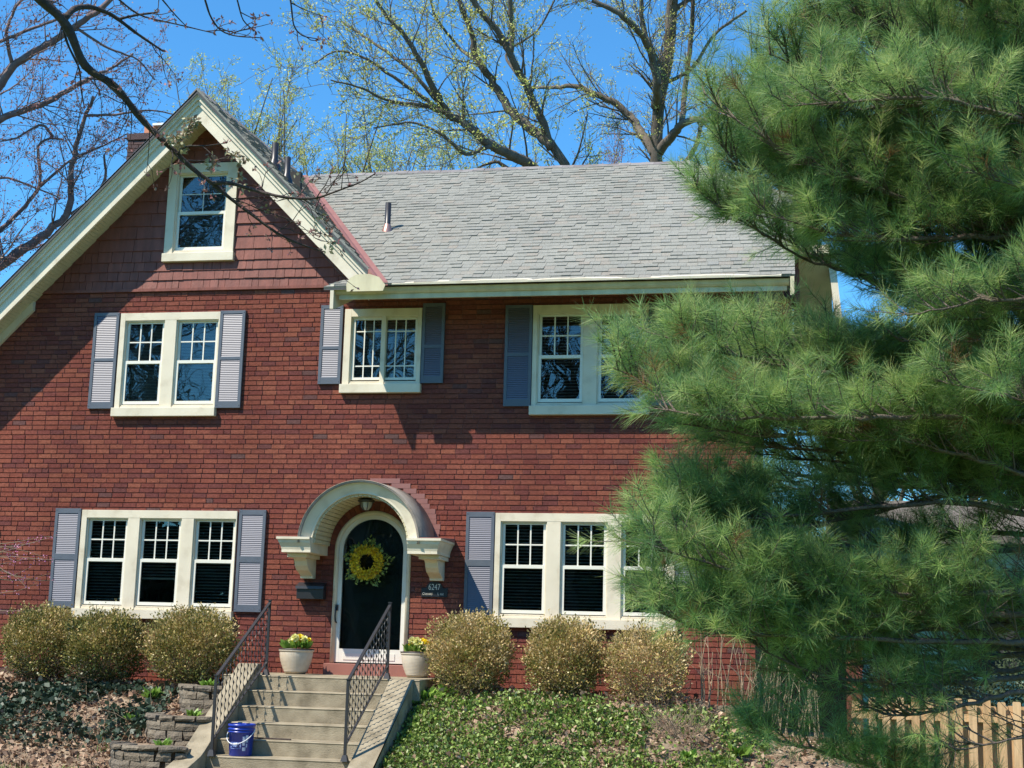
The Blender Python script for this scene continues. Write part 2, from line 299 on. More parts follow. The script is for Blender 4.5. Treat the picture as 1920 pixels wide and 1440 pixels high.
# ================================================================= HOUSE
H = thing('brick_house', 'two storey red brick house with cream trim and steep front gable', 'house', (-5, 0, 0))
AX, AZt = -8.285, 9.36      # gable apex
SL = 1.02
CH = .0696
def gabx(z, off): return AX-(AZt-off-z)/SL, AX+(AZt-off-z)/SL
DX, DZC, DR = -5.548, 2.84, .5375    # arched door opening
opens = [(-9.83,-7.54,1.9,3.33),(-3.83,-1.49,1.9,3.33),(-9.47,-7.98,4.74,6.19),(-6.08,-4.99,5.06,6.19),(-3.39,-1.85,4.74,6.20)]
def brick_wall():
    V = []; HJ = MB()
    def add(x0, x1, z0, z1, dy=0):
        y = RS.normal()*.0012+dy; t = RS.normal(size=2)*.0006
        V.append([(x0,y,z0),(x1,y+t[0],z0),(x1,y+t[0],z1),(x0,y+t[1],z1),(x0,.03,z0),(x1,.03,z0),(x1,.03,z1),(x0,.03,z1)])
    z = 1.24; k = 0
    j = .0062
    def course(z0, z1, wfull, off, hdr=.1, a0=-14.0, a1=-.42):
        zc = (z0+z1)/2
        a, _ = gabx(zc, .28); a0 = max(a0, a)
        iv = []
        for (x0, x1, q0, q1) in opens:
            if q0 < zc < q1: iv.append((x0, x1))
        # door arch
        if zc < DZC: iv.append((DX-DR-.0, DX+DR+.0))
        else:
            h = zc-DZC; R = DR+.12
            if h < R: w = math.sqrt(R*R-h*h); iv.append((DX-w, DX+w))
        iv.sort(); segs = []; c = a0
        for (p, q) in iv:
            if q <= c: continue
            if p > c: segs.append((c, min(p, a1)))
            c = max(c, q)
        if c < a1: segs.append((c, a1))
        for (p, q) in segs:
            if q-p > .03: HJ.box(p+.004, q-.004, .0085, .0128, z0+j-.001, z1-j+.001)
        x = -14.2+off
        while x < a1:
            w = wfull if RS.rand() > hdr else wfull*.5
            w *= 1+RS.normal()*.012
            for (p, q) in segs:
                u0 = max(x+j, p); u1 = min(x+w-j, q)
                if u1-u0 > .012: add(u0, u1, z0+j, z1-j)
            x += w
    while z < 6.56:
        course(z, z+CH, .2035, (.1 if k % 2 else 0)+RS.normal()*.012); z += CH; k += 1
    # rowlock course at landing level and courses beneath
    course(1.13, 1.24, .0735, 0, 0)
    z = 1.13-CH
    while z > .30:
        course(z, z+CH, .2035, .1*(k % 2)); z -= CH; k += 1
    # radial bricks round the door arch
    n = 26
    for i in range(n):
        t0 = math.pi*i/n+.006; t1 = math.pi*(i+1)/n-.006; r0, r1 = DR+.004, DR+.118
        P = [(DX+r*math.cos(t), z_) for r, t, z_ in []]
        q = [(DX+r*math.cos(t), DZC+r*math.sin(t)) for r, t in ((r0,t1),(r0,t0),(r1,t0),(r1,t1))]
        y = RS.normal()*.001
        V.append([(a, y, c) for a, c in q]+[(a, .03, c) for a, c in q])
    V = np.array(V); n = len(V); f = np.array([[0,1,2,3],[0,4,5,1],[1,5,6,2],[2,6,7,3],[3,7,4,0]])
    Fc = (np.arange(n)[:, None, None]*8+f[None]).reshape(-1, 4)
    mesh_np('brick_wall', V.reshape(-1, 3), Fc, M['brick'], H)
    HJ.build('head_joints', mat('pink_mortar', (.26,.10,.078), .95, var=(.17,.06,.047), scale=14, bump=.3, bscale=200), H)
brick_wall()
# mortar backing, with holes: vertical strips between openings
def backing():
    b = MB(); y0, y1 = .013, .22
    xs = sorted({-14.0, -.43}|{v for o in opens for v in o[:2]}|{DX-DR, DX+DR})
    for a, c in zip(xs[:-1], xs[1:]):
        mid = (a+c)/2; hs = sorted([(o[2], o[3]) for o in opens if o[0] < mid < o[1]])
        if DX-DR < mid < DX+DR: hs.append((.0, DZC+DR)); hs.sort()
        z = 0.2
        for p, q in hs:
            if p > z: b.box(a, c, y0, y1, z, p)
            z = q
        zt = 6.62 if mid < -5.95 else 6.60
        if mid < -9.83: # clipped by the left slope
            b.prism([(a, z), (c, z), (c, min(zt, AZt-.3+SL*(c-AX))), (max(a, gabx(6.62,.3)[0]), 6.62) if c > gabx(6.62,.3)[0] else (c, zt), (a, max(1.0, AZt-.3+SL*(a-AX)))], y0, y1, 'y')
        else: b.box(a, c, y0, y1, z, zt)
    # fill spandrels above the arch
    n = 20
    for i in range(n):
        t0, t1 = math.pi*i/n, math.pi*(i+1)/n
        p = [(DX+DR*math.cos(t), DZC+DR*math.sin(t)) for t in (t0, t1)]
        b.prism([p[0], (p[0][0], DZC+DR+.001), (p[1][0], DZC+DR+.001), p[1]], y0, y1, 'y')
    b.build('mortar_backing', M['mortar'], H)
backing()
# foundation, side and rear walls, dim rooms
b = MB(); b.box(-14, -.40, -.02, .2, -.2, .93); b.build('foundation', M['stone'], H)
b = MB(); b.box(-.62, -.43, .221, 8, -.2, 6.6); b.box(-14, -.44, 8.0, 8.2, -.2, 6.5); b.build('side_wall', M['chbrick'], H)
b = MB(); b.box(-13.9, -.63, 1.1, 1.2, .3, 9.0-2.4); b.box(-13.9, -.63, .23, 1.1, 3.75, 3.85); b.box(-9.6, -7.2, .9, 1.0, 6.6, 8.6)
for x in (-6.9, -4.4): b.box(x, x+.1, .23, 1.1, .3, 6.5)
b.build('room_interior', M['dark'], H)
# right end rake wall (upper side gable)
b = MB(); b.prism([(.22, 6.25), (8, 6.25), (4.2, 9.2), (3.6, 9.2)], -.60, -.45, 'x'); b.build('side_gable_wall', M['chbrick'], H)
# shingle siding of the gable: tapered shingles in courses
def siding():
    V = []
    zs = [6.575]; ex = [.13, .135, .14, .165, .19]+[.19]*14
    for e in ex: zs.append(zs[-1]+e)
    wx0, wx1, wz0, wz1 = -8.87, -7.83, 7.05, 8.45
    for i in range(len(zs)-1):
        z0, z1 = zs[i], zs[i+1]+.03
        a, c = gabx(z0+.02, .26)
        x = a-RS.rand()*.2
        if i == 0: c = min(c, -5.72)
        while x < c:
            w = random.choice([.10,.13,.16,.19,.22,.26]) if i < 4 else random.choice([.3,.42,.55,.7])
            segs = [(x+.003, x+w-.003)]
            if z1 > wz0 and z0 < wz1: segs = [s for s in ((x+.003, min(x+w-.003, wx0)), (max(x+.003, wx1), x+w-.003))]
            for p, q in segs:
                p = max(p, a); q = min(q, c)
                if q-p < .01: continue
                y = -.022+RS.normal()*.003; dz = RS.normal()*.003; zt = z1
                V.append([(p,y,z0+dz),(q,y,z0+dz),(q,-.002,zt),(p,-.002,zt),(p,.03,z0+dz),(q,.03,z0+dz),(q,.03,zt),(p,.03,zt)])
            x += w
        if z1 > 9.2: break
    V = np.array(V); n = len(V); f = np.array([[0,1,2,3],[0,4,5,1],[1,5,6,2],[2,6,7,3],[3,7,4,0]])
    mesh_np('shingle_siding', V.reshape(-1, 3), (np.arange(n)[:, None, None]*8+f[None]).reshape(-1, 4), M['siding'], H)
    b = MB(); t = gabx(6.6, .25); b.prism([(t[0], 6.6), (-8.87, 6.6), (-8.87, AZt-.25+SL*(-8.87-AX))], .03, .2, 'y')
    b.prism([(-7.83, 6.6), (t[1], 6.6), (-7.83, AZt-.25-SL*(-7.83-AX))], .03, .2, 'y')
    b.box(-8.87, -7.83, .03, .2, 6.6, 7.1); b.prism([(-8.87, 8.42), (-7.83, 8.42), (-7.83, 8.6), (AX, 9.1), (-8.87, 8.5)], .03, .2, 'y')
    b.build('gable_sheathing', M['siding'], H)
    b = MB(); b.box(t[0]-.02, -6.0, -.035, .03, 6.535, 6.575); b.build('siding_drip_board', M['siding'], H)
siding()
# barge boards
PB = .5
def slope_band(b, z_off0, z_off1, y0, y1, side, x_end, x_start=AX):
    """band following the gable slope between vertical offsets below the roof edge"""
    s = -1 if side == 'L' else 1
    def z(x, off): return AZt-off-SL*abs(x-AX)
    p = [(x_start, z(x_start, z_off0)), (x_end, z(x_end, z_off0)), (x_end, z(x_end, z_off1)), (x_start, z(x_start, z_off1))]
    b.prism(p, y0, y1, 'y')
XL, XR = -14.0, -5.50
b = MB(); slope_band(b, .20, .43, -PB, -PB+.04, 'L', XL); slope_band(b, .20, .42, -PB, -PB+.04, 'R', XR-.12); b.build('barge_board', M['cream'], H)
# crown moulding on the barge (stepped profile)
b = MB()
for (o0, o1, yy) in ((.02,.075,-.085),(.075,.13,-.06),(.13,.20,-.03)):
    slope_band(b, o0, o1, -PB+yy, -PB+.03, 'L', XL); slope_band(b, o0, o1, -PB+yy, -PB+.03, 'R', XR)
b.build('crown_moulding', M['cream'], H)
b = MB(); slope_band(b, -.012, .02, -PB-.10, -PB+.02, 'L', XL); slope_band(b, -.012, .02, -PB-.10, -PB+.02, 'R', XR); b.build('drip_edge', M['drip'], H)
# beadboard soffit under rake
b = MB(); y = -PB+.04
def zl(x, off): return AZt-off-SL*abs(x-AX)
for side, xe in (('L', XL), ('R', -5.9)):
    nseg = 150 if side == 'L' else 60
    for i in range(nseg):
        xa = AX+(xe-AX)*i/nseg; xb = AX+(xe-AX)*(i+.86)/nseg; xc = AX+(xe-AX)*(i+1)/nseg
        for (p, q, o) in ((xa, xb, .30), (xb, xc, .292)):
            pts = [(p, zl(p, o)), (q, zl(q, o)), (q, zl(q, .26)), (p, zl(p, .26))]
            b.prism(pts, y, .0, 'y')
b.build('rake_soffit', M['soffit'], H)
b = MB(); slope_band(b, .302, .44, -.06, .001, 'L', XL, -10.87); b.build('rake_frieze', M['cream'], H)
# --- roofs
def shingle_rows(name, rowfn, nrow, tabw, parent, m, thick=.011):
    """rowfn(t)-> (P_left, P_right) on the roof surface for t in 0..1 from eave to ridge"""
    V = []
    for i in range(nrow):
        t0 = i/nrow; t1 = min(1, (i+1.25)/nrow)
        a0, c0 = map(np.array, rowfn(t0)); a1, c1 = map(np.array, rowfn(t1)); L = np.linalg.norm(c0-a0)
        if L < .05: continue
        ex = (c0-a0)/L; upv = (a1-a0)-ex*np.dot(a1-a0, ex); N = np.cross(ex, upv); N /= np.linalg.norm(N)
        if N[2] < 0: N = -N
        x = -RS.rand()*tabw*1.5
        while x < L:
            w = tabw*random.choice([.8,.9,1,1.1,1.3]); p = max(x+.0012, 0); q = min(x+w-.0012, L); x += w
            if q-p < .01: continue
            th = thick*random.choice([.6,.8,1.3,1.7])
            L1l = np.dot(a1-a0, ex); L1r = L1l+np.linalg.norm(c1-a1)
            p1 = min(max(p, L1l), L1r); q1 = max(min(q, L1r), L1l)
            lo0 = a0+ex*p; lo1 = a0+ex*q; hi0 = a0+ex*p1+upv; hi1 = a0+ex*q1+upv
            sag = N*(RS.normal()*.0012+.004*math.sin(p*1.3+i*.2))
            V.append([lo0+N*th+sag, lo1+N*th+sag, hi1+N*.001+sag, hi0+N*.001+sag, lo0-N*.02, lo1-N*.02, hi1-N*.02, hi0-N*.02])
    V = np.array(V); n = len(V); f = np.array([[0,1,2,3],[0,4,5,1],[1,5,6,2],[3,7,4,0]])
    mesh_np(name, V.reshape(-1, 3), (np.arange(n)[:, None, None]*8+f[None]).reshape(-1, 4), m, parent)
EY, EZ, RY, RZ = -1.0, 6.315, 4.0, 9.60
def mainz(Y): return EZ+(RZ-EZ)*(Y-EY)/(RY-EY)
def mainY(z): return EY+(z-EZ)/(RZ-EZ)*(RY-EY)
GB = .22   # gable ridge rises a little to meet main ridge
def gabR(x, Y): return AZt+.01-SL*(x-AX)*(1)+ (GB*(Y+PB)/4.5)*(1-(x-AX)/3.2)
def valley_x(z): return AX+(9.58-z)/(9.58-EZ)*(-5.30-AX)
def xr(z): return .12 if z < 8.3 else .12+(z-8.3)/(RZ-8.3)*(-1.574-.12)
def row_main(t):
    z = EZ+(RZ-EZ)*t; Y = mainY(z); return (valley_x(z), Y, z), (xr(z), Y, z)
roof = MB()
N_ = 40
pts = [row_main(i/N_) for i in range(N_+1)]
for i in range(1, N_):
    a, c = pts[i]; a2, c2 = pts[i+1]
    d = .03
    roof.hexa([(a[0],a[1],a[2]-d-.06),(c[0],c[1],c[2]-d-.06),(c2[0],c2[1],c2[2]-d-.06),(a2[0],a2[1],a2[2]-d-.06),(a[0],a[1],a[2]-d),(c[0],c[1],c[2]-d),(c2[0],c2[1],c2[2]-d),(a2[0],a2[1],a2[2]-d)])
R_ = roof.build('main_roof', M['roofbase'], H)
shingle_rows('roof_shingles', row_main, 40, .145, R_, M['roof'], .010)
# hip face and rear slope
b = MB(); b.v = [(-1.574,RY,RZ-.01),(.12,mainY(8.3),8.29),(.12,2*RY-mainY(8.3),8.29),(-1.574,RY,RZ-.09),(.12,mainY(8.3),8.2),(.12,2*RY-mainY(8.3),8.2)]; b.f = [(0,1,2),(3,5,4),(0,3,4,1),(1,4,5,2),(2,5,3,0)]; b.build('hip_roof', M['roof'], H)
b = MB(); b.hexa([(-8.3,RY,RZ-.1),(-1.574,RY,RZ-.1),(.12,2*RY-mainY(8.3),8.2),(-8.3,2*RY-mainY(8.3),8.2),(-8.3,RY,RZ-.01),(-1.574,RY,RZ-.01),(.12,2*RY-mainY(8.3),8.29),(-8.3,2*RY-mainY(8.3),8.29)])
b.hexa([(-8.3,2*RY-mainY(8.3),8.2),(.12,2*RY-mainY(8.3),8.2),(.12,9.1,6.2),(-11,9.1,6.2),(-8.3,2*RY-mainY(8.3),8.29),(.12,2*RY-mainY(8.3),8.29),(.12,9.1,6.3),(-11,9.1,6.3)]); b.build('rear_roof', M['roof'], H)
# gable roof: right slope (visible) and left slope
def row_gab(t):
    x = -5.36+(AX+5.36)*t; z = AZt+.012-SL*(x-AX)
    yv = min(RY, (x+5.30)/(AX+5.30)*(RY-EY)+EY); yv = max(yv, -PB+.0)
    zb = gabR(x, yv)+.012
    return (x, -PB-.11, z), (x, yv, max(z, z+(GB*(yv+PB)/4.5)*t))
shingle_rows('gable_roof_shingles', row_gab, 34, .2, H, M['roof'], .018)
b = MB(); 
for i in range(20):
    (a, c), (a2, c2) = row_gab(i/20), row_gab((i+1)/20); d = .025
    b.hexa([(a[0],a[1],a[2]-.07),(c[0],c[1],c[2]-.07),(c2[0],c2[1],c2[2]-.07),(a2[0],a2[1],a2[2]-.07),(a[0],a[1],a[2]-d),(c[0],c[1],c[2]-d),(c2[0],c2[1],c2[2]-d),(a2[0],a2[1],a2[2]-d)])
zz = AZt-SL*(AX-XL); b.hexa([(XL,-PB-.1,zz-.06),(AX,-PB-.1,AZt-.06),(AX,RY,AZt+.14),(XL,RY+3,zz-.06),(XL,-PB-.1,zz+.01),(AX,-PB-.1,AZt+.01),(AX,RY,AZt+.22),(XL,RY+3,zz+.01)])
b.build('gable_roof', M['roofbase'], H)
# ridge caps
b = MB(); 
for i in range(34):
    x0 = -8.1+i*.192; x1 = x0+.2; w = RS.normal()*.006
    b.prism([(RY-.10, RZ-.05+w), (RY, RZ+.022+w), (RY+.10, RZ-.05+w), (RY+.10, RZ-.075), (RY, RZ-.005), (RY-.10, RZ-.075)], x0, x1, 'x')
b.build('ridge_cap', M['ridge'], H)
b = MB()
for i in range(24):
    y0 = -PB-.11+i*.187; y1 = y0+.2; z = AZt+.03+GB*(y0+PB)/4.5+RS.normal()*.004
    b.prism([(AX-.13, z-.12), (AX, z+.02), (AX+.13, z-.12), (AX+.13, z-.15), (AX, z-.01), (AX-.13, z-.15)], y0, y1, 'y')
b.build('gable_ridge_cap', M['ridge'], H)
# hip cap
b = MB(); p0 = Vector((-1.574, RY, RZ+.0)); p1 = Vector((.12, mainY(8.3), 8.3))
for i in range(12):
    a = p0.lerp(p1, i/12); c = p0.lerp(p1, (i+1.05)/12)
    dx = Vector((-.10, -.02, -.045)); ex = Vector((.05, .1, -.06))
    b.hexa([a+dx*1.2, c+dx*1.2, c+Vector((0,0,-.01)), a+Vector((0,0,-.01)), a+dx*1.2+Vector((0,0,.02)), c+dx*1.2+Vector((0,0,.02)), c+Vector((0,0,.035)), a+Vector((0,0,.035))])
    b.hexa([a+Vector((0,0,-.01)), c+Vector((0,0,-.01)), c+ex*1.2, a+ex*1.2, a+Vector((0,0,.034)), c+Vector((0,0,.034)), c+ex*1.2+Vector((0,0,.02)), a+ex*1.2+Vector((0,0,.02))])
b.build('hip_cap', M['roof'], H)
# valley metal
b = MB(); rg = []
for i in range(21):
    t = i/20; z = EZ+(9.58-EZ)*t; x = valley_x(z); Y = mainY(z)
    rg.append([(x-.075, Y, z+.07), (x-.03, Y, z+.055), (x+.01, Y, z+.03), (x+.09, Y, z+.03), (x+.09, Y, z-.02), (x-.075, Y, z-.02)])
b.strip(rg); b.build('valley_flashing', M['copper'], H)
# eave: gutter, fascia, soffit, returns
b = MB(); prof = [(-.86,6.30),(-.925,6.30),(-.945,6.285),(-.935,6.265),(-.925,6.24),(-.90,6.215),(-.86,6.21)]
b.prism(prof, -5.96, .05, 'x'); b.build('gutter', M['creamdirty'], H)
b = MB(); b.box(-5.92, .02, -.875, -.84, 6.145, 6.225); b.build('fascia', M['creamdirty'], H)
b = MB(); b.prism([(-.84,6.23),(0,6.46),(0,6.48),(-.84,6.25)], -5.9, 0, 'x'); b.build('eave_soffit', M['soffit'], H)
b = MB(); b.prism([(-.98, 5.995), (-.93, 5.995), (-.02, 6.36), (-.02, 6.55), (-.99, 6.33)], -6.01, -5.962, 'x'); b.build('eave_return', M['cream'], H)
b = MB(); b.prism([(-5.77,6.31),(-5.73,6.39),(-5.64,6.44),(-5.46,6.445),(-5.32,6.40),(-5.23,6.29),(-5.26,6.21),(-5.76,6.21)], -1.05, -1.03, 'y'); b.build('splash_guard', M['creamdirty'], H)
# small pent return roof in front of the barge foot
def row_pent(t): return (-6.10+.14*t, -1.0+.42*t, 6.29+.20*t), (-5.46, -1.0+.42*t, 6.29+.20*t)
shingle_rows('return_shingles', row_pent, 4, .17, H, M['roof'])
b = MB(); b.hexa([(-6.10,-.99,6.25),(-5.46,-.99,6.25),(-5.46,-.05,6.50),(-5.95,-.05,6.50),(-6.10,-.99,6.275),(-5.46,-.99,6.275),(-5.46,-.05,6.60),(-5.95,-.05,6.60)]); b.build('return_roof', M['roofbase'], H)
# lifted pale drip strip along the eave
b = MB(); rg = []
for i in range(60):
    x = -5.15+i/59*5.1; h = .022*abs(math.sin(x*1.9+.4))+.006*RS.rand()
    if -4.0 < x < -3.3: h = .03
    rg.append([(x,-1.02,6.295),(x,-1.025,6.302+h),(x,-.95,6.345+h*.6),(x,-.95,6.33)])
b.strip(rg); b.build('drip_strip', M['cream'], H)
# right rake board and side eave pieces
b = MB()
for i in range(12):
    z0 = EZ+(8.3-EZ)*i/12; z1 = EZ+(8.3-EZ)*(i+1)/12
    b.hexa([(.06,mainY(z0),z0-.26),(.11,mainY(z0),z0-.26),(.11,mainY(z1),z1-.26),(.06,mainY(z1),z1-.26),(.06,mainY(z0),z0-.02),(.11,mainY(z0),z0-.02),(.11,mainY(z1),z1-.02),(.06,mainY(z1),z1-.02)])
b.build('side_barge_board', M['creamdirty'], H)
b = MB(); b.hexa([(.18,2.4,5.7),(.70,2.4,5.7),(.70,2.5,5.8),(.18,2.5,5.8),(.18,.3,6.95),(.60,.3,6.95),(.60,.4,7.1),(.18,.4,7.1)]); b.build('side_wing_soffit', M['soffit'], H)
b = MB(); b.hexa([(.72,.5,5.6),(.80,.5,5.6),(.80,.7,5.6),(.72,.7,5.6),(.56,.5,7.0),(.66,.5,7.0),(.66,.7,7.0),(.56,.7,7.0)]); b.build('side_wing_trim', M['cream'], H)
b = MB(); b.box(.12, .19, .55, 3.4, 5.5, 7.0); b.build('side_wing_post', M['siding'], H)
# vents
def vent(x, Y, z, h, r, label, base_m):
    t = thing('vent_pipe', label, 'vent pipe', (x, Y, z), 'vent pipes on the roof')
    b = MB(); b.lathe([(r,z-.15),(r,z+h),(r*.82,z+h),(r*.82,z+h-.1)], x, Y, 16); b.build('pipe', M['black'], t, True)
    b = MB(); b.lathe([(r*2.1,z-.1),(r*2.0,z-.03),(r*1.35,z+.05),(r*1.02,z+.09)], x, Y, 16); b.build('boot', base_m, t, True)
vent(-5.86, 1.1, mainz(1.1), .42, .045, 'black vent pipe with copper boot on main grey roof', mat('copper_boot', (.45,.25,.2), .35, metal=.6))
vent(-7.42, .35, gabR(-7.42,.35), .34, .05, 'upper black vent pipe on steep gable roof', M['black'])
vent(-7.12, .1, gabR(-7.12,.1), .34, .045, 'lower black vent pipe on steep gable roof', M['black'])
# chimneys
def chimney(x0, x1, y0, y1, z0, z1, m, parent):
    V = []; z = z0; k = 0
    while z < z1:
        for (p, q, ax) in ((x0, x1, 'f'), (y0, y1, 'r'), (y0, y1, 'l')):
            u = p-(.1 if k % 2 else 0)
            while u < q:
                a = max(u+.005, p); c = min(u+.2, q); u += .205
                if c-a < .02: continue
                g = RS.normal()*.003
                if ax == 'f': V.append([(a,y0+g,z),(c,y0+g,z),(c,y0+g,z+.06),(a,y0+g,z+.06),(a,y0+.1,z),(c,y0+.1,z),(c,y0+.1,z+.06),(a,y0+.1,z+.06)])
                elif ax == 'r': V.append([(x1-g,a,z),(x1-g,c,z),(x1-g,c,z+.06),(x1-g,a,z+.06),(x1-.1,a,z),(x1-.1,c,z),(x1-.1,c,z+.06),(x1-.1,a,z+.06)])
                else: V.append([(x0+g,c,z),(x0+g,a,z),(x0+g,a,z+.06),(x0+g,c,z+.06),(x0+.1,c,z),(x0+.1,a,z),(x0+.1,a,z+.06),(x0+.1,c,z+.06)])
        z += CH; k += 1
    V = np.array(V); n = len(V); f = np.array([[0,1,2,3],[0,4,5,1],[1,5,6,2],[2,6,7,3],[3,7,4,0]])
    c = mesh_np('chimney', V.reshape(-1, 3), (np.arange(n)[:, None, None]*8+f[None]).reshape(-1, 4), m, parent)
    b = MB(); b.box(x0+.02, x1-.02, y0+.02, y1-.02, z0-.5, z1+.03); b.build('chimney_core', M['mortar'], c)
    return c
c = chimney(-11.12, -10.42, 3.0, 3.7, 8.2, 10.1, M['dkbrick'], H)
b = MB(); b.box(-11.14, -10.40, 2.98, 3.72, 10.02, 10.12); b.build('chimney_crown', M['dkbrick'], c)
b = MB(); b.box(-10.93, -10.72, 3.2, 3.4, 10.12, 10.33); b.build('flue_pot', M['clay'], c)
b = MB(); b.box(-10.76, -10.5, 3.15, 3.4, 10.33, 10.37); b.build('flue_cap', M['white'], c)
chimney(-.1, .5, 3.0, 3.8, 7.5, 9.75, M['chbrick'], H)
# --- windows
def frame_rect(b, x0, x1, z0, z1, w, y0, y1, wt=None, wb=None):
    wt = wt or w; wb = wb or w
    b.box(x0, x0+w, y0, y1, z0, z1); b.box(x1-w, x1, y0, y1, z0, z1); b.box(x0+w, x1-w, y0, y1, z1-wt, z1); b.box(x0+w, x1-w, y0, y1, z0, z0+wb)
def window(x0, x1, z0, z1, glass, sill=True, mr=None, style='double', proud=-.03, blindtop=None, grille_rows=1, screen=True, blindn=0, blind_kind='open', head=.11):
    """x0..x1 casing outside; z0 top of sill; glass = [(xa,xb)]"""
    w = bpy.data.objects.new('window', None); COL.objects.link(w); w.parent = H; w.location = ((x0+x1)/2+5, 0, z0)
    b = MB(); n = len(glass); y0 = proud
    gt = z1-head-.04; gb = z0+.105
    ins = [(a-.055, c+.055) for a, c in glass]
    b.box(x0, ins[0][0], y0, .09, z0, z1); b.box(ins[-1][1], x1, y0, .09, z0, z1)
    for i in range(n-1): b.box(ins[i][1], ins[i+1][0], y0+.002, .09, z0, z1-head)
    b.box(ins[0][0], ins[-1][1], y0, .09, z1-head, z1)
    # inner stop bead
    for a, c in ins: frame_rect(b, a-.002, c+.002, z0+.03, z1-head+.002, .018, y0+.022, .085)
    b.box(ins[0][0], ins[-1][1], y0+.012, .09, z0, z0+.028)
    b.build('casing', M['cream'], w, bevel=.003)
    if sill:
        b = MB(); b.box(x0-.02 if style != 'gable' else x0-.01, x1+.02, -.085, .06, z0-.125, z0-.002); b.build('sill', M['cream'], w, bevel=.004)
    for k, (a, c) in enumerate(glass):
        if style == 'slider':
            b = MB(); frame_rect(b, a-.035, c+.035, gb-.035, gt+.035, .036, .012+.02*(k), .06); b.build('sash', M['vinyl'], w)
            b = MB(); b.box(a-.001, c+.001, .035+.01*k, .041+.01*k, gb, gt); b.build('pane', M['glass'], w)
            b = MB(); 
            for t in (1/3, 2/3): xx = a+(c-a)*t; b.box(xx-.008, xx+.008, .028+.01*k, .033+.01*k, gb, gt)
            for zz in (gb+(gt-gb)*.20, gt-(gt-gb)*.20): b.box(a, c, .0285+.01*k, .0325+.01*k, zz-.008, zz+.008)
            b.build('grille', M['vinyl'], w)
        else:
            m0 = mr-.026; m1 = mr+.026
            b = MB(); frame_rect(b, a-.036, c+.036, m0, gt+.036, .036, .03, .06, wb=.052); b.build('upper_sash', M['vinyl'], w)
            b = MB(); frame_rect(b, a-.038, c+.038, gb-.045, m1-.004, .038, .008, .035, wt=.044, wb=.045); b.build('lower_sash', M['vinyl'], w)
            b = MB(); b.box(a-.001, c+.001, .042, .048, m1, gt); b.build('pane', M['glass'], w)
            b = MB(); b.box(a-.001, c+.001, .020, .026, gb, m0-.01); b.build('pane', M['glass'], w)
            b = MB()
            if style != 'gable':
                for t in (1/3, 2/3): xx = a+(c-a)*t; b.box(xx-.009, xx+.009, .034, .040, m1, gt)
                zz = (m1+gt)/2; b.box(a, c, .0345, .0395, zz-.009, zz+.009)
            else:
                for t in (.5,): xx = a+(c-a)*t; b.box(xx-.005, xx+.005, .036, .040, m1, gt)
                zz = (m1+gt)/2; b.box(a, c, .0365, .0395, zz-.005, zz+.005)
            b.build('grille', M['vinyl'], w)
        # blind
        b = MB(); z = gt-.02; zb = gb+.01 if blind_kind != 'half' or k != 1 else gb+.35
        if blind_kind == 'fine':
            while z > zb: b.hexa([(a-.03,.13,z-.004),(c+.03,.13,z-.004),(c+.03,.155,z+.012),(a-.03,.155,z+.012),(a-.03,.13,z-.002),(c+.03,.13,z-.002),(c+.03,.155,z+.014),(a-.03,.155,z+.014)]); z -= .022
        else:
            while z > zb: b.hexa([(a-.03,.12,z-.003),(c+.03,.12,z-.003),(c+.03,.162,z+.010),(a-.03,.162,z+.010),(a-.03,.12,z),(c+.03,.12,z),(c+.03,.162,z+.013),(a-.03,.162,z+.013)]); z -= .043
        b.box(a-.03, c+.03, .12, .16, zb-.03, zb-.005)
        b.build('blind', M['blind'], w)
    return w
window(-9.85, -7.52, 1.975, 3.357, [(-9.715,-9.195),(-8.91,-8.39),(-8.10,-7.585)], mr=2.657, blind_kind='half')
window(-3.855, -1.45, 1.975, 3.362, [(-3.725,-3.205),(-2.91,-2.39),(-2.10,-1.58)], mr=2.652)
window(-9.485, -7.955, 4.82, 6.215, [(-9.355,-8.85),(-8.562,-8.03)], mr=5.495, blind_kind='fine')
window(-6.095, -4.975, 5.135, 6.215, [(-5.945,-5.548),(-5.502,-5.080)], style='slider', blind_kind='fine')
window(-3.405, -1.82, 4.815, 6.22, [(-3.286,-2.75),(-2.46,-1.943)], mr=5.503, blind_kind='open')
window(-8.885, -7.82, 7.09, 8.45, [(-8.70,-8.02)], mr=7.71, style='gable', proud=-.05, blind_kind='fine', head=.14)
# --- shutters
def shutter(x0, x1, z0, z1, mid, kickb=.095, kickt=.045, midh=.045, n1=None, dark=False):
    s = bpy.data.objects.new('shutter', None); COL.objects.link(s); s.parent = H; s.location = ((x0+x1)/2+5, -.04, z0)
    b = MB(); st = .042; y0, y1 = -.042, -.004
    b.box(x0, x0+st, y0, y1, z0, z1); b.box(x1-st, x1, y0, y1, z0, z1)
    b.box(x0+st, x1-st, y0+.001, y1, z0, z0+kickb); b.box(x0+st, x1-st, y0+.001, y1, z1-kickt, z1); b.box(x0+st, x1-st, y0+.001, y1, mid-midh/2, mid+midh/2)
    for xx in (x0+.018, x1-.018):
        for zz in (z0+.03, z1-.03): b.lathe([(.006, zz), (.006, zz+.008)], xx, y0-.001, 6)
    b.build('shutter_frame', M['shutter'], s)
    b = MB(); b.box(x0+st-.002, x1-st+.002, -.010, -.003, z0+.02, z1-.02); b.build('back_panel', M['black'], s)
    b = MB()
    for (a, c) in ((z0+kickb, mid-midh/2), (mid+midh/2, z1-kickt)):
        n = max(3, int(round((c-a)/.0265))); p = (c-a)/n
        for i in range(n):
            z = a+p*i
            b.hexa([(x0+st,-.036,z+.001),(x1-st,-.036,z+.001),(x1-st,-.015,z+.001),(x0+st,-.015,z+.001),(x0+st,-.0285,z+p*.90),(x1-st,-.0285,z+p*.90),(x1-st,-.015,z+p*.90),(x0+st,-.015,z+p*.90)])
    b.build('louvres', M['slat'], s)
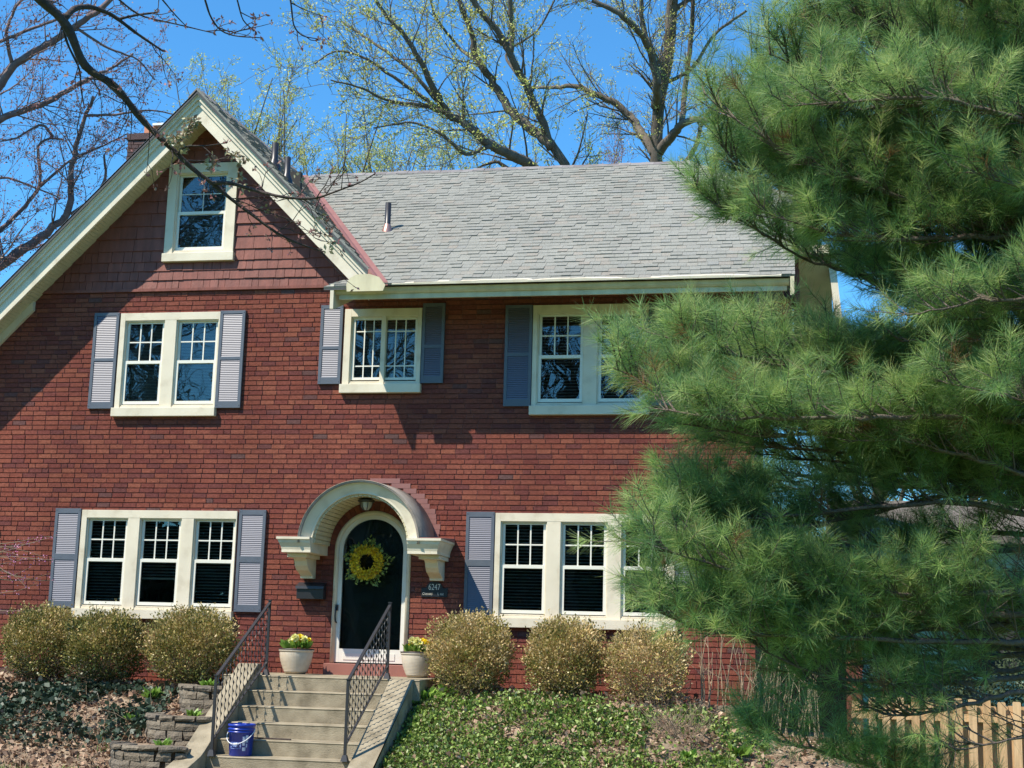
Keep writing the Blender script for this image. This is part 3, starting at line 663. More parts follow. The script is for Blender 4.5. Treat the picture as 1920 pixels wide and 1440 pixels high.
for (a, c) in ((-10.253,-9.862),(-7.485,-7.095),(-4.252,-3.864),(-1.446,-1.06)): shutter(a, c, 1.975, 3.375, 2.69, midh=.085, kickt=.07)
for (a, c) in ((-9.891,-9.505),(-7.950,-7.574),(-3.789,-3.412),(-1.81,-1.43)): shutter(a, c, 4.815, 6.225, 5.53)
for (a, c) in ((-6.445,-6.122),(-4.964,-4.647)): shutter(a, c, 5.145, 6.275, 5.66, kickt=.05)
# --- door
D = bpy.data.objects.new('front_door', None); COL.objects.link(D); D.parent = H; D.location = (DX+5, 0, 1.33)
def arch_ring(b, xc, zc, r0, r1, y0, y1, zb, n=32, legs=True):
    rings = []
    if legs: rings.append([(xc+r0,y0,zb),(xc+r1,y0,zb),(xc+r1,y1,zb),(xc+r0,y1,zb)])
    for i in range(n+1):
        t = math.pi*i/n; rings.append([(xc+r*math.cos(t), y, zc+r*math.sin(t)) for r, y in ((r0,y0),(r1,y0),(r1,y1),(r0,y1))])
    if legs: rings.append([(xc-r0,y0,zb),(xc-r1,y0,zb),(xc-r1,y1,zb),(xc-r0,y1,zb)])
    b.strip(rings)
b = MB(); arch_ring(b, DX, DZC, DR-.055, DR, -.012, .12, 1.325); b.build('door_frame', M['cream'], D, True)
b = MB(); arch_ring(b, DX, DZC, .425, DR-.058, .012, .06, 1.335); b.box(DX-.425, DX+.425, .013, .06, 1.335, 1.515); b.box(DX-.36, DX+.36, .006, .014, 1.37, 1.46); b.build('storm_door', M['door'], D)
b = MB(); pg = [(DX+.426*math.cos(math.pi*i/32), DZC+.426*math.sin(math.pi*i/32)) for i in range(33)]; b.prism(pg+[(DX-.426,1.512),(DX+.426,1.512)], .034, .040, 'y'); b.build('glass_pane', M['glass'], D)
b = MB(); pg = [(DX+.5*math.cos(math.pi*i/32), DZC+.5*math.sin(math.pi*i/32)) for i in range(33)]; b.prism(pg+[(DX-.5,1.3),(DX+.5,1.3)], .19, .21, 'y')
b.build('inner_door', mat('dark_inner_door', (.03,.032,.03), .5, var=(.018,.018,.018), scale=2, aniso=(3,1,.3)), D)
b = MB(); b.box(DX-.485, DX-.455, -.03, .012, 2.02, 2.10); b.tube([(DX-.47,-.005,2.08),(DX-.475,-.05,2.06),(DX-.478,-.055,1.95),(DX-.472,-.05,1.88),(DX-.47,-.005,1.86)], .011, 8); b.build('door_handle', M['black'], D)
b = MB(); b.box(-6.11, -4.93, -.20, .03, 1.165, 1.318); b.build('door_threshold', M['redpaint'], H, bevel=.006)
# --- arched door hood
HD = bpy.data.objects.new('door_hood', None); COL.objects.link(HD); HD.parent = H; HD.location = (DX+5, 0, 2.75)
HX, HZ = -5.53, 2.88
b = MB(); rings = []
# section (r, y): outer lip, cove front, inner soffit edge
sec = [(.83,-.80),(.83,-.775),(.81,-.765),(.80,-.75),(.765,-.735),(.72,-.715),(.685,-.70),(.66,-.70),(.655,-.68),(.655,.0),(.80,.0),(.80,-.74)]
n = 48
for i in range(n+1):
    t = math.pi*i/n; rings.append([(HX+r*math.cos(t), y, HZ+r*math.sin(t)) for r, y in sec[:-2]]+[(HX+.79*math.cos(t), .0, HZ+.79*math.sin(t)), (HX+.81*math.cos(t), -.74, HZ+.81*math.sin(t))])
b.strip(rings, True, True); b.build('hood_arch', M['cream'], HD)
# beadboard lining
b = MB(); nb = 34
for i in range(nb):
    t0 = math.pi*i/nb; t1 = math.pi*(i+.88)/nb; q = []
    for t, r in ((t0,.654),(t1,.654),(t1,.63),(t0,.63)): q.append((HX+r*math.cos(t), HZ+r*math.sin(t)))
    b.prism(q, -.66, -.01, 'y')
b.build('hood_lining', M['soffit'], HD)
# top metal roofing of hood
b = MB(); rings = []
for i in range(n+1):
    t = math.pi*i/n; rings.append([(HX+r*math.cos(t), y, HZ+r*math.sin(t)) for r, y in ((.835,-.79),(.86,.0),(.82,.0),(.80,-.79))])
b.strip(rings); b.build('hood_roofing', mat('weathered_roofing', (.22,.19,.165), .9, var=(.34,.29,.24), scale=7, bump=.3), HD, True)
for s in (-1, 1):
    b = MB(); xi = HX+s*.66; 
    prof = [(.80,2.955,0),(.80,2.925,0),(.785,2.915,.015),(.775,2.88,.03),(.745,2.83,.05),(.735,2.79,.06),(.735,2.755,.06)]
    rings = []
    for (yp, z, inset) in prof:
        xo = HX+s*(1.12-inset); rings.append([(xi,-yp,z),(xo,-yp,z),(xo,0,z),(xi,0,z)])
    b.strip(rings); b.build('hood_cornice', M['cream'], HD)
    b = MB(); rings = [[(HX+s*.83,-.80,2.957),(HX+s*1.13,-.80,2.957),(HX+s*1.13,.0,2.957),(HX+s*.83,.0,2.957)],[(HX+s*.80,-.78,2.965),(HX+s*1.12,-.78,2.965),(HX+s*1.12,.0,3.01),(HX+s*.80,.0,3.02)]]
    b.strip(rings); b.build('hood_ledge', M['copper'], HD)
    # scrolled bracket
    xa = HX+s*.905; w = .088
    b = MB(); pr = [(0,2.755),(-.50,2.755),(-.50,2.70),(-.44,2.69),(-.40,2.66),(-.37,2.60),(-.30,2.54),(-.18,2.50),(-.12,2.47),(-.11,2.44),(0,2.44)]
    b.prism(pr, xa-w, xa+w, 'x'); b.box(xa-w-.05, xa+w+.05, -.55, 0, 2.70, 2.752); b.build('bracket', M['cream'], HD, bevel=.004)
# stepped red flashing against the bricks
b = MB()
for k in range(14):
    z0 = HZ+.12+k*.0696*.99; h0 = z0-HZ
    if h0 > .90: break
    xa = HX+math.sqrt(max(0, .84**2-min(h0, .84)**2)); xb = HX+math.sqrt(max(0, .84**2-max(0, h0-.07)**2))
    b.box(max(xa-.02, HX-.05), xb+.055+.02*(k % 3), -.0075-.0007*(k % 2), .012, z0, z0+.066)
    xa2 = HX-math.sqrt(max(0, .84**2-min(h0, .84)**2)); 
    if h0 > .75: b.box(xa2-.10, HX+.02, -.0085-.0007*(k % 2), .012, z0, z0+.066)
b.build('step_flashing', M['copper'], HD)
# --- extra: arched side opening at the far left with pale sill and brick arch
b = MB(); b.box(-12.4, -11.16, -.07, .05, 3.07, 3.14); b.build('side_sill', M['cream'], H)
V = []
for i in range(9):
    t0 = math.radians(4+i*9); t1 = math.radians(12.2+i*9)
    q = [(-11.75+.40*1*math.cos(t), 3.14+.40*math.sin(t)) for t in (t1, t0)]+[(-11.75+.55*math.cos(t), 3.14+.55*math.sin(t)) for t in (t0, t1)]
    V.append([(a, -.012, c) for a, c in q]+[(a, .02, c) for a, c in q])
V = np.array(V); f = np.array([[0,1,2,3],[0,4,5,1],[1,5,6,2],[2,6,7,3],[3,7,4,0]])
mesh_np('side_arch', V.reshape(-1, 3), (np.arange(len(V))[:, None, None]*8+f[None]).reshape(-1, 4), mat('orange_brick', (.33,.10,.06), .85, src='island', ramp=[(0,(.30,.09,.055)),(1,(.38,.12,.07))]), H)
# ================================================================= THINGS AT THE DOOR
# porch lamp hangs under the hood
L_ = thing('porch_lamp', 'small hanging lantern with frosted glass under the arched hood', 'lamp', (-5.56, -.42, 3.42))
x, y = -5.545, -.42
b = MB(); b.lathe([(.01,3.52),(.06,3.505),(.115,3.48),(.11,3.455),(.01,3.45)], x, y, 20); b.build('lamp_cap', M['bronze'], L_)
b = MB(); b.lathe([(.082,3.452),(.068,3.39),(.035,3.35),(.002,3.345)], x, y, 8); b.build('lamp_glass', M['lampglass'], L_)
b = MB()
for i in range(6):
    t = i*math.pi/3; b.tube([(x+.09*math.cos(t), y+.09*math.sin(t), 3.45), (x+.073*math.cos(t), y+.073*math.sin(t), 3.39), (x+.037*math.cos(t), y+.037*math.sin(t), 3.345)], .006, 4)
b.tube([(x,y,3.50),(x,y,3.56)], .03, 8); b.build('lamp_cage', M['bronze'], L_)
# mailbox
T = thing('mailbox', 'black wall mounted mailbox beside the front door', 'mailbox', (-6.37, -.02, 2.16))
b = MB(); b.prism([(-.005,2.165),(-.12,2.165),(-.13,2.33),(-.005,2.385)], -6.565, -6.185, 'x'); b.build('box_body', M['black'], T, bevel=.004)
b = MB(); b.prism([(-.003,2.392),(-.145,2.338),(-.15,2.30),(-.143,2.30),(-.138,2.333),(-.003,2.384)], -6.575, -6.175, 'x'); b.build('lid', M['dkmetal'], T)
# house number plaque
T = thing('address_plaque', 'black arched address plaque right of the front door', 'house sign', (-4.665, -.02, 2.23))
def plaque_poly(g):
    p = [(-4.848+g,2.225+g),(-4.484-g,2.225+g),(-4.484-g,2.345-g),(-4.548,2.345-g)]
    for i in range(13):
        t = math.radians(8+164*i/12); p.append((-4.666+(.115-g*.6)*math.cos(t), 2.335+(.105-g*.6)*math.sin(t)))
    return p+[(-4.784,2.345-g),(-4.848+g,2.345-g)]
b = MB(); b.prism(plaque_poly(0), -.014, -.001, 'y'); b.build('plaque_rim', M['bronze'], T)
b = MB(); b.prism(plaque_poly(.007), -.018, -.0145, 'y'); b.build('plaque_plate', M['plaque'], T)
def text(s, loc, size, m, parent, rot=(math.pi/2,0,0), sx=1., name='lettering', ext=.0015):
    c = bpy.data.curves.new(name, 'FONT'); c.body = s; c.size = size; c.align_x = 'CENTER'; c.extrude = ext; c.materials.append(m)
    tmp = bpy.data.objects.new('tmp', c); COL.objects.link(tmp); bpy.context.view_layer.update()
    me = bpy.data.meshes.new_from_object(tmp.evaluated_get(bpy.context.evaluated_depsgraph_get())); bpy.data.objects.remove(tmp); bpy.data.curves.remove(c)
    if not me.materials: me.materials.append(m)
    me.name = name; o = bpy.data.objects.new(name, me); COL.objects.link(o); o.parent = parent; o.location = Vector(loc)-_abs(parent); o.rotation_euler = rot; o.scale = (sx,1,1); return o
text('6247', (-4.666,-.020,2.322), .115, M['text'], T, sx=.72, ext=.0006)
text('O', (-4.812,-.020,2.252), .052, M['text'], T, sx=.75, ext=.0004); text('RCHARD', (-4.738,-.020,2.252), .040, M['text'], T, sx=.62, ext=.0004)
text('L', (-4.610,-.020,2.252), .052, M['text'], T, sx=.75, ext=.0004); text('ANE', (-4.560,-.020,2.252), .040, M['text'], T, sx=.68, ext=.0004)
# wreath
T = thing('wreath', 'yellow flower wreath with green sprigs hanging on the front door', 'wreath', (-5.59, -.02, 2.68))
wx, wz = -5.60, 2.675
b = MB(); b.strip([[(wx+(.155+.03*math.cos(s))*math.cos(t), -.03+.03*math.sin(s), wz+(.155+.03*math.cos(s))*math.sin(t)) for s in np.linspace(0, 2*math.pi, 7)[:-1]] for t in np.linspace(0, 2*math.pi, 33)], True, False); b.build('twig_ring', M['stem'], T)
WY = -.035
def wreath_bits(n, r0, r1, size, m, name, prune=None):
    t = RS.rand(n)*2*math.pi; r = r0+(r1-r0)*RS.rand(n)**.8
    if prune: r = r+prune(t)
    C = np.stack([wx+r*np.cos(t), WY-.05*RS.rand(n), wz+r*np.sin(t)], 1)
    Dn = np.stack([np.cos(t)+RS.normal(size=n)*.8, -.9*RS.rand(n), np.sin(t)+RS.normal(size=n)*.8], 1)
    V, Fc = leaf_quads(C, Dn, size*(.6+.8*RS.rand(n)), .6); mesh_np(name, V, Fc, m, T, RS.rand(n))
wreath_bits(420, .17, .27, .05, M['wgreen'], 'sprigs', lambda t: .035*np.sin(t*5+1)+.03*np.sin(t*9)+.022*RS.normal(size=len(t)))
WY = -.075; wreath_bits(1150, .095, .215, .040, M['wyellow'], 'blossoms')
# planters and flowers
def planter(x, y, label, flabel):
    T = thing('flower_pot', label, 'flower pot', (x, y, 1.17), 'cream pots by the door')
    pr = [(.02,1.172),(.125,1.172),(.15,1.20)]
    for i in range(15):
        t = i/14; r = .15+.068*math.sin(t*math.pi/2); z = 1.20+.25*t; pr += [(r+.0035, z), (r-.0015, z+.009)]
    pr += [(.226,1.462),(.232,1.475),(.228,1.497),(.212,1.497),(.205,1.46)]
    b = MB(); b.lathe(pr, x, y, 40); b.build('pot_body', M['pot'], T, True)
    b = MB(); b.lathe([(.233,1.485),(.236,1.50),(.215,1.502),(.205,1.485)], x, y, 40); b.build('pot_rim', M['bronze'], T, True)
    b = MB(); b.lathe([(.001,1.48),(.12,1.485),(.207,1.475)], x, y, 24); b.build('soil', M['soil'], T)
    Fl = thing('primroses', flabel, 'flowers', (x, y, 1.48), 'primroses in the pots')
    n = 130; t = RS.rand(n)*6.28; r = .03+.13*np.sqrt(RS.rand(n)); C = np.stack([x+r*np.cos(t), y+r*np.sin(t), 1.49+.05*RS.rand(n)], 1)
    Dn = np.stack([np.cos(t), np.sin(t), .6+RS.rand(n)], 1); V, Fc = leaf_quads(C, Dn, .07+.05*RS.rand(n), .55); mesh_np('leaves', V, Fc, M['hosta'], Fl, RS.rand(n))
    Vs = []; at = []
    for i in range(13):
        a = RS.rand()*6.28; rr = .03+.12*RS.rand(); c = np.array([x+rr*math.cos(a), y+rr*math.sin(a)-.02, 1.57+.07*RS.rand()]); col = RS.choice([.1,.5,1.0])
        m_ = 60; d = nrm(RS.normal(size=(m_, 3))+np.array([0,-.5,.8])); V, _ = leaf_quads(c+d*.012, d+RS.normal(size=(m_,3))*.5, np.full(m_, .052), .9); Vs.append(V); at += [col]*m_
    V = np.concatenate(Vs); mesh_np('blooms', V, np.arange(len(V)).reshape(-1, 4), M['yellow'], Fl, at)
planter(-6.385, -.52, 'round cream ribbed pot left of the door, under the mailbox', 'yellow primroses in the pot below the mailbox')
planter(-4.745, -.45, 'round cream ribbed pot right of the door, partly behind a shrub', 'yellow primroses in the pot beside the round shrub')
# ================================================================= STEPS
SX0, SX1 = -6.50, -4.80
NT, RZs, TD = 8, .175, .30
T = thing('concrete_steps', 'weathered concrete entrance steps leading up to the landing', 'steps', (-5.65, -2.5, 0))
b = MB()
for k in range(NT):
    z1 = 1.17-RZs*k; y0 = -1.6-TD*k
    # each tread with slightly rounded nosing
    ye = y0+TD if k else -.021
    b.prism([(y0+.006, z1-.16 if k < NT-1 else -.1), (y0+.004, z1-.02), (y0-.004, z1-.012), (y0+.006, z1-.002), (y0+.018, z1), (ye+.03 if k else ye, z1), (ye+.03 if k else ye, z1-.25 if k < NT-1 else -.1), (y0+.01, z1-.25 if k < NT-1 else -.1)], SX0 if k else -6.95, SX1 if k else -4.42, 'x')
b.build('treads', M['concrete'], T, bevel=.004)
b = MB(); b.prism([(-1.60,1.31),(-1.50,1.31-.0),(-1.5,.2),(-4.2,-.2),(-4.2,.02),(-3.25,.30),(-3.12,.37)], -6.76, -6.501, 'x'); b.build('left_cheek_wall', M['concrete'], T, bevel=.01)
b = MB(); b.prism([(-1.602,1.165),(-1.60,.3),(-4.2,-.3),(-4.2,-.35),(-3.9,-.16)], -4.799, -4.50, 'x'); b.build('right_cheek_wall', M['concrete'], T, bevel=.006)
# railings
def railing(x, label, dx=0):
    T = thing('stair_railing', label, 'railing', (x, -2.3, .3), 'iron railings on the steps')
    yl, yu = -3.12, -1.50; zb_l, zb_u = 1.17-.175*5, 1.17
    for (y, zb, zt) in ((yl, zb_l, 1.185), (yu, zb_u, 2.09)):
        b = MB(); b.box(x-.015, x+.015, y-.015, y+.015, zb, zt); b.box(x-.022, x+.022, y-.022, y+.022, zt, zt+.014)
        b.hexa([(x-.04,y-.04,zb),(x+.04,y-.04,zb),(x+.04,y+.04,zb),(x-.04,y+.04,zb),(x-.022,y-.022,zb+.07),(x+.022,y-.022,zb+.07),(x+.022,y+.022,zb+.07),(x-.022,y+.022,zb+.07)]); b.build('post', M['dkmetal'], T)
    sl = (2.075-1.185)/(yu-yl)
    b = MB(); h = .012
    b.hexa([(x-.018,yl,1.175-h),(x+.018,yl,1.175-h),(x+.018,yu,2.065-h),(x-.018,yu,2.065-h),(x-.018,yl,1.175+h),(x+.018,yl,1.175+h),(x+.018,yu,2.065+h),(x-.018,yu,2.065+h)])
    b.build('handrail', M['dkmetal'], T)
    b = MB(); z0l, z0u = .47, 1.33; h = .008
    b.hexa([(x-.012,yl,z0l-h),(x+.012,yl,z0l-h),(x+.012,yu,z0u-h),(x-.012,yu,z0u-h),(x-.012,yl,z0l+h),(x+.012,yl,z0l+h),(x+.012,yu,z0u+h),(x-.012,yu,z0u+h)]); b.build('bottom_rail', M['dkmetal'], T)
    nb = 14
    for i in range(nb):
        t = (i+.8)/(nb+.6); y = yl+(yu-yl)*t; za = z0l+(z0u-z0l)*t; zc = 1.175+.89*t
        pts = []; rad = []; m_ = 46; ph = (i % 2)*.5
        for k in range(m_+1):
            u = k/m_; z = za+(zc-za)*u; s = (z/.098+ph)
            pts.append((x+.006*math.sin(2*math.pi*s), y+.008*math.cos(2*math.pi*s), z)); rad.append(.0042+.0075*max(0, math.sin(2*math.pi*s))**2)
        b = MB(); b.tube(pts, rad, 5); b.build('baluster', M['dkmetal'], T)
railing(-6.43, 'black iron handrail on the blue bucket side of the steps')
railing(-4.86, 'black iron handrail on the address plaque side of the steps')
# bucket
T = thing('bucket', 'blue plastic bucket with white wire handle on a lower step', 'bucket', (-6.15, -2.93, .295))
bx, by, bz = -6.155, -2.94, 1.17-.175*5+.002
b = MB(); b.lathe([(.001,bz),(.123,bz),(.128,bz+.006),(.143,bz+.26),(.155,bz+.262),(.155,bz+.272),(.146,bz+.275),(.147,bz+.29),(.157,bz+.292),(.157,bz+.302),(.148,bz+.305),(.149,bz+.325),(.158,bz+.327),(.158,bz+.352),(.150,bz+.355),(.146,bz+.35),(.124,bz+.01),(.001,bz+.008)], bx, by, 40); b.build('bucket_body', M['blue'], T, True)
b = MB(); pts = []
for i in range(25):
    t = math.pi*i/24; pts.append((bx-.165*math.cos(t)*.98, by-.165*math.sin(t), bz+.26-.14*math.sin(t)+.035*(1-math.cos(t))/2))
b.tube(pts, .0045, 6); b.build('wire_handle', M['white'], T)
b = MB(); b.tube([pts[11], pts[12], pts[13]], .011, 8); b.build('grip', M['white'], T)
# wrapped label patches
def curved_patch(a0, a1, z0, z1, r, m, name, n=8):
    b = MB(); rg = []
    for i in range(n+1):
        a = math.radians(a0+(a1-a0)*i/n); rg.append([(bx+rr*math.cos(a), by+rr*math.sin(a), z) for rr, z in ((r(z0), z0), (r(z1), z1), (r(z1)-.001, z1), (r(z0)-.001, z0))])
    b.strip(rg); b.build(name, m, T)
rf = lambda z: .1295+(z-bz)/.26*.015
for (a0,a1,z0,z1) in ((-62,-50,.12,.22),(-48,-36,.155,.235),(-62,-46,.06,.10),(-45,-38,.10,.14)): curved_patch(a0,a1,bz+z0,bz+z1,rf,mat('faded_label', (.42,.47,.62), .6),'label_patch')
pm = mat('logo_print', (.30,.40,.75), .5)
for (a0,a1,z0,z1) in ((-125,-70,.150,.154),(-125,-70,.085,.089),(-71,-69,.085,.154),(-125,-123,.085,.154)): curved_patch(a0,a1,bz+z0,bz+z1,rf,pm,'logo_border')
for i, ch in enumerate("Lowe's"):
    a = math.radians(-119+i*9.4); z = bz+.102; r = rf(z)+.0015
    o = text(ch, (bx+r*math.cos(a), by+r*math.sin(a), z), .052, pm, T, rot=(math.pi/2, 0, a+math.pi/2), name='logo_letter', ext=.0005)
# rod lying on the step behind the bucket
T = MB(); T.tube([(-6.40,-2.56,bz+.24),(-6.2,-2.72,bz+.188),(-5.62,-2.76,bz+.188)], .009, 8); o = T.build('metal_rod', M['barkdark']); tag(o, 'thin dark rod lying on the step behind the blue bucket', 'rod')
# ================================================================= RETAINING WALLS (left of the steps)
def block_wall(cx, cy, r, a0, a1, ztop, courses, label):
    T = thing('retaining_wall', label, 'retaining wall', (cx, cy-r, ztop-.1*courses), 'curved block walls beside the steps')
    V = []
    for c in range(courses+1):
        cap = c == courses; h = .105 if not cap else .06
        z0 = ztop-.06-.105*(courses-c) if not cap else ztop-.06
        ext = .0 if not cap else .02; wbl = (.21 if not cap else .24)/r; a = math.radians(a0)-(wbl*.5 if c % 2 else 0)
        while a < math.radians(a1):
            b0 = max(a+.012/r, math.radians(a0)); b1 = min(a+wbl*(1+.1*RS.normal()), math.radians(a1)); 
            if b1-b0 > .04:
                P = []
                for z in (z0+.003, z0+h-.003):
                    for (aa, rr) in ((b0, r+ext), (b1, r+ext), (b1, r-.2), (b0, r-.2)): P.append(np.array([cx+rr*math.cos(aa), cy+rr*math.sin(aa), z])+RS.normal(size=3)*.006)
                # bulged face: subdivide front
                V.append(P)
            a += wbl
    b = MB()
    for P in V:
        f0, f1 = P[0], P[1]; mid = (P[0]+P[1]+P[4]+P[5])/4; ctr = sum(P)/8; out = nrm(mid-ctr)
        k = len(b.v); mm = mid+out*(.018+.01*RS.rand()); e = [(P[0]+P[1])/2+out*.008, (P[1]+P[5])/2+out*.008, (P[4]+P[5])/2+out*.008, (P[0]+P[4])/2+out*.008]
        b.v += [tuple(p) for p in P]+[tuple(mm)]+[tuple(q) for q in e]
        q = lambda *a: tuple(k+i for i in a)
        b.f += [q(0,9,8,12), q(9,1,10,8), q(8,10,5,11), q(12,8,11,4), q(1,2,6,5,10), q(2,3,7,6), q(3,0,12,4,7), q(4,11,5,6,7), q(0,3,2,1,9)]
    b.build('blocks', M['block'], T)
    b = MB(); n = 16; pg = [(cx+(r-.06)*math.cos(math.radians(a0+(a1-a0)*i/n)), cy+(r-.06)*math.sin(math.radians(a0+(a1-a0)*i/n))) for i in range(n+1)]
    b.prism(pg+[(pg[-1][0], cy+.5), (pg[0][0], cy+.5)], ztop-.35, ztop-.035, 'z'); b.build('soil_fill', M['ground'], T)
block_wall(-6.95, -1.45, .58, 190, 300, 1.03, 3, 'uppermost dark block wall beside the steps behind the railing')
block_wall(-7.0, -2.15, .62, 188, 305, .70, 3, 'middle curved block wall beside the steps')
block_wall(-7.05, -2.80, .68, 190, 308, .40, 3, 'lowest pale block wall beside the steps at the bottom')
# ================================================================= SHRUBS
def shrub(x, y, z0, r, h, label, green=.5, dens=1., n=15000, stems=True):
    T = thing('round_shrub', label, 'shrub', (x, y, z0), 'clipped round shrubs along the wall')
    d = nrm(RS.normal(size=(n, 3))); d[:, 2] = np.abs(d[:, 2])*np.where(RS.rand(n) < .66, 1, -1)
    d = d/(np.sum(np.abs(d)**2.7, 1, keepdims=True)**(1/2.7))
    ph = np.arctan2(d[:, 1], d[:, 0]); q1, q2, q3 = x*13.7, x*5.1, x*29.; lump = 1+.07*np.sin(ph*3+q1)*np.cos(d[:,2]*3+q2)+.06*np.sin(ph*7+d[:, 2]*6+q3)+.05*np.sin(d[:,2]*11+ph*4+q2)-.05*np.clip(np.sin(ph*2+q3), 0, 1)
    rad = (RS.rand(n)**.28)*lump*(1+.05*RS.normal(size=n))
    hz = h*.56; C = np.stack([x+d[:, 0]*r*rad, y+d[:, 1]*r*.9*rad, z0+h*.44+d[:, 2]*np.where(d[:, 2] > 0, hz, h*.43)*rad], 1)
    squash = 1-.16*np.clip(-(d[:, 2]), 0, 1); C[:, 0] = x+(C[:, 0]-x)*squash
    # boxy top
    rise = nrm(d*[1,1,1]+np.array([0,0,.8])+RS.normal(size=(n, 3))*.6)
    top = np.clip((C[:, 2]-z0)/h, 0, 1); lit = np.clip(-d[:, 0]*.5+d[:, 2]*.7, -1, 1)
    pn = np.sin(C[:, 0]*9+2)*np.sin(C[:, 2]*8+x)*.12+np.sin(C[:,0]*23)*np.sin(C[:,2]*19)*.08
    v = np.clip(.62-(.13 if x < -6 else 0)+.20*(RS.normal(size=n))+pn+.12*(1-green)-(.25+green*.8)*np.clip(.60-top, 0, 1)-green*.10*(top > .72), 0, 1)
    hole = np.sin(C[:,0]*17+q1)*np.sin(C[:,2]*15+q2)*np.sin(C[:,1]*16+q3); kp = (hole > -.55) | (RS.rand(n) < .25); kp &= (top > .10) | (RS.rand(n) < .5)
    C0 = C; rise0 = rise; C = C[kp]; rise = rise[kp]; v = v[kp]; n = len(C); d = d[kp]
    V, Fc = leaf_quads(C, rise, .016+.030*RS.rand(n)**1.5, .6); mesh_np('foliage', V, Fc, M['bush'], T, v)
    tb = Tubes()
    for i in range(70 if stems else 30):
        a = RS.rand()*6.28; u = nrm(np.array([math.cos(a)*.8, math.sin(a)*.8, .5+.9*RS.rand()])); p = wiggle((x+.06*math.cos(a), y+.06*math.sin(a), z0-.03), u, min(r, h)*(.8+.35*RS.rand()), 5, .15)
        tb.add(p, np.linspace(.007, .002, 6), 4)
        for k in range(2):
            q = wiggle(p[2+k], side_dir(nrm(p[3]-p[2]), .6, .2), r*.55, 3, .2); tb.add(q, np.linspace(.004, .0015, 4), 3)
    # sprigs poking out of the top
    SC = []
    for i in range(150):
        k = RS.randint(n)
        if d[k, 2] > .1:
            w_ = wiggle(C[k]-d[k]*.05, rise[k]+np.array([0,0,.8]), .10+.10*RS.rand(), 3, .12); tb.add(w_, [.0022, .0018, .0014, .001], 3)
            SC += [w_[j_]+RS.normal(size=3)*.006 for j_ in (1,2,2,3,3,3)]
    SC = np.array(SC); V, Fc = leaf_quads(SC, RS.normal(size=SC.shape)+np.array([0,0,.8]), np.full(len(SC), .026), .6); mesh_np('stray_shoots', V, Fc, M['bush'], T, .5+.3*RS.rand(len(SC)))
    tb.build('stems', M['stem'], T)
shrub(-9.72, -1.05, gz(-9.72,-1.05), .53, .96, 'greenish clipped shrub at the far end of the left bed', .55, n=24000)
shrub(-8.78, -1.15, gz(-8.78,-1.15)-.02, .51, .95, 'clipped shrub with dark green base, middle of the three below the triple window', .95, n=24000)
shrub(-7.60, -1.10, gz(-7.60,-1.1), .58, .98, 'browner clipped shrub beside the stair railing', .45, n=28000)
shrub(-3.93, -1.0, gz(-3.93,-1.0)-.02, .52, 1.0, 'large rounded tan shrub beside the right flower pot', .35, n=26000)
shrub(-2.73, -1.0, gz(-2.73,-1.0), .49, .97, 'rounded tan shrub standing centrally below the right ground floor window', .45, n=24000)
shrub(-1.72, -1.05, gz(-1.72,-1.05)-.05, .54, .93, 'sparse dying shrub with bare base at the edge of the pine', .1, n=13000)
# dry twiggy shrubs and upright bare stems at the right
def twigs(name, label, cat, x, y, z, n, h, spread, m, group=None, lean=0, r0=.006, sub=3):
    tb = Tubes()
    for i in range(n):
        a = RS.rand()*6.28; bx_ = x+(RS.rand()-.5)*spread[0]; by_ = y+(RS.rand()-.5)*spread[1]; zz = float(gz(bx_, by_))-.05 if z is None else z
        L = h*(.6+.5*RS.rand()); p = wiggle((bx_, by_, zz), np.array([math.cos(a)*lean, math.sin(a)*lean, 1.]), L, 6, .08); tb.add(p, np.linspace(r0, r0*.35, 7), 4)
        for k in range(sub):
            j = RS.randint(2, 6); q = wiggle(p[j], side_dir(nrm(p[j]-p[j-1]), .6, .1), L*.3, 3, .2); tb.add(q, np.linspace(r0*.45, r0*.2, 4), 3)
    o = tb.build(name, m); tag(o, label, cat, group); return o
twigs('dry_shrub', 'low dry twiggy shrub on the bank below the dying shrub', 'shrub', -1.25, -1.9, None, 60, .55, (.3,.3), M['stem'], lean=.8, r0=.004)
twigs('bare_shrub', 'row of upright pale bare stems against the brick corner under the pine', 'shrub', -.35, -.75, None, 46, 1.0, (1.5,.4), M['straw'], lean=.06, r0=.011, sub=2)
twigs('bare_shrub', 'pale bare arching twigs in front of the dark porch beside the brick corner', 'shrub', .35, -.2, 1.6, 24, 1.35, (.7,.3), M['straw'], lean=.45, r0=.007, sub=3)
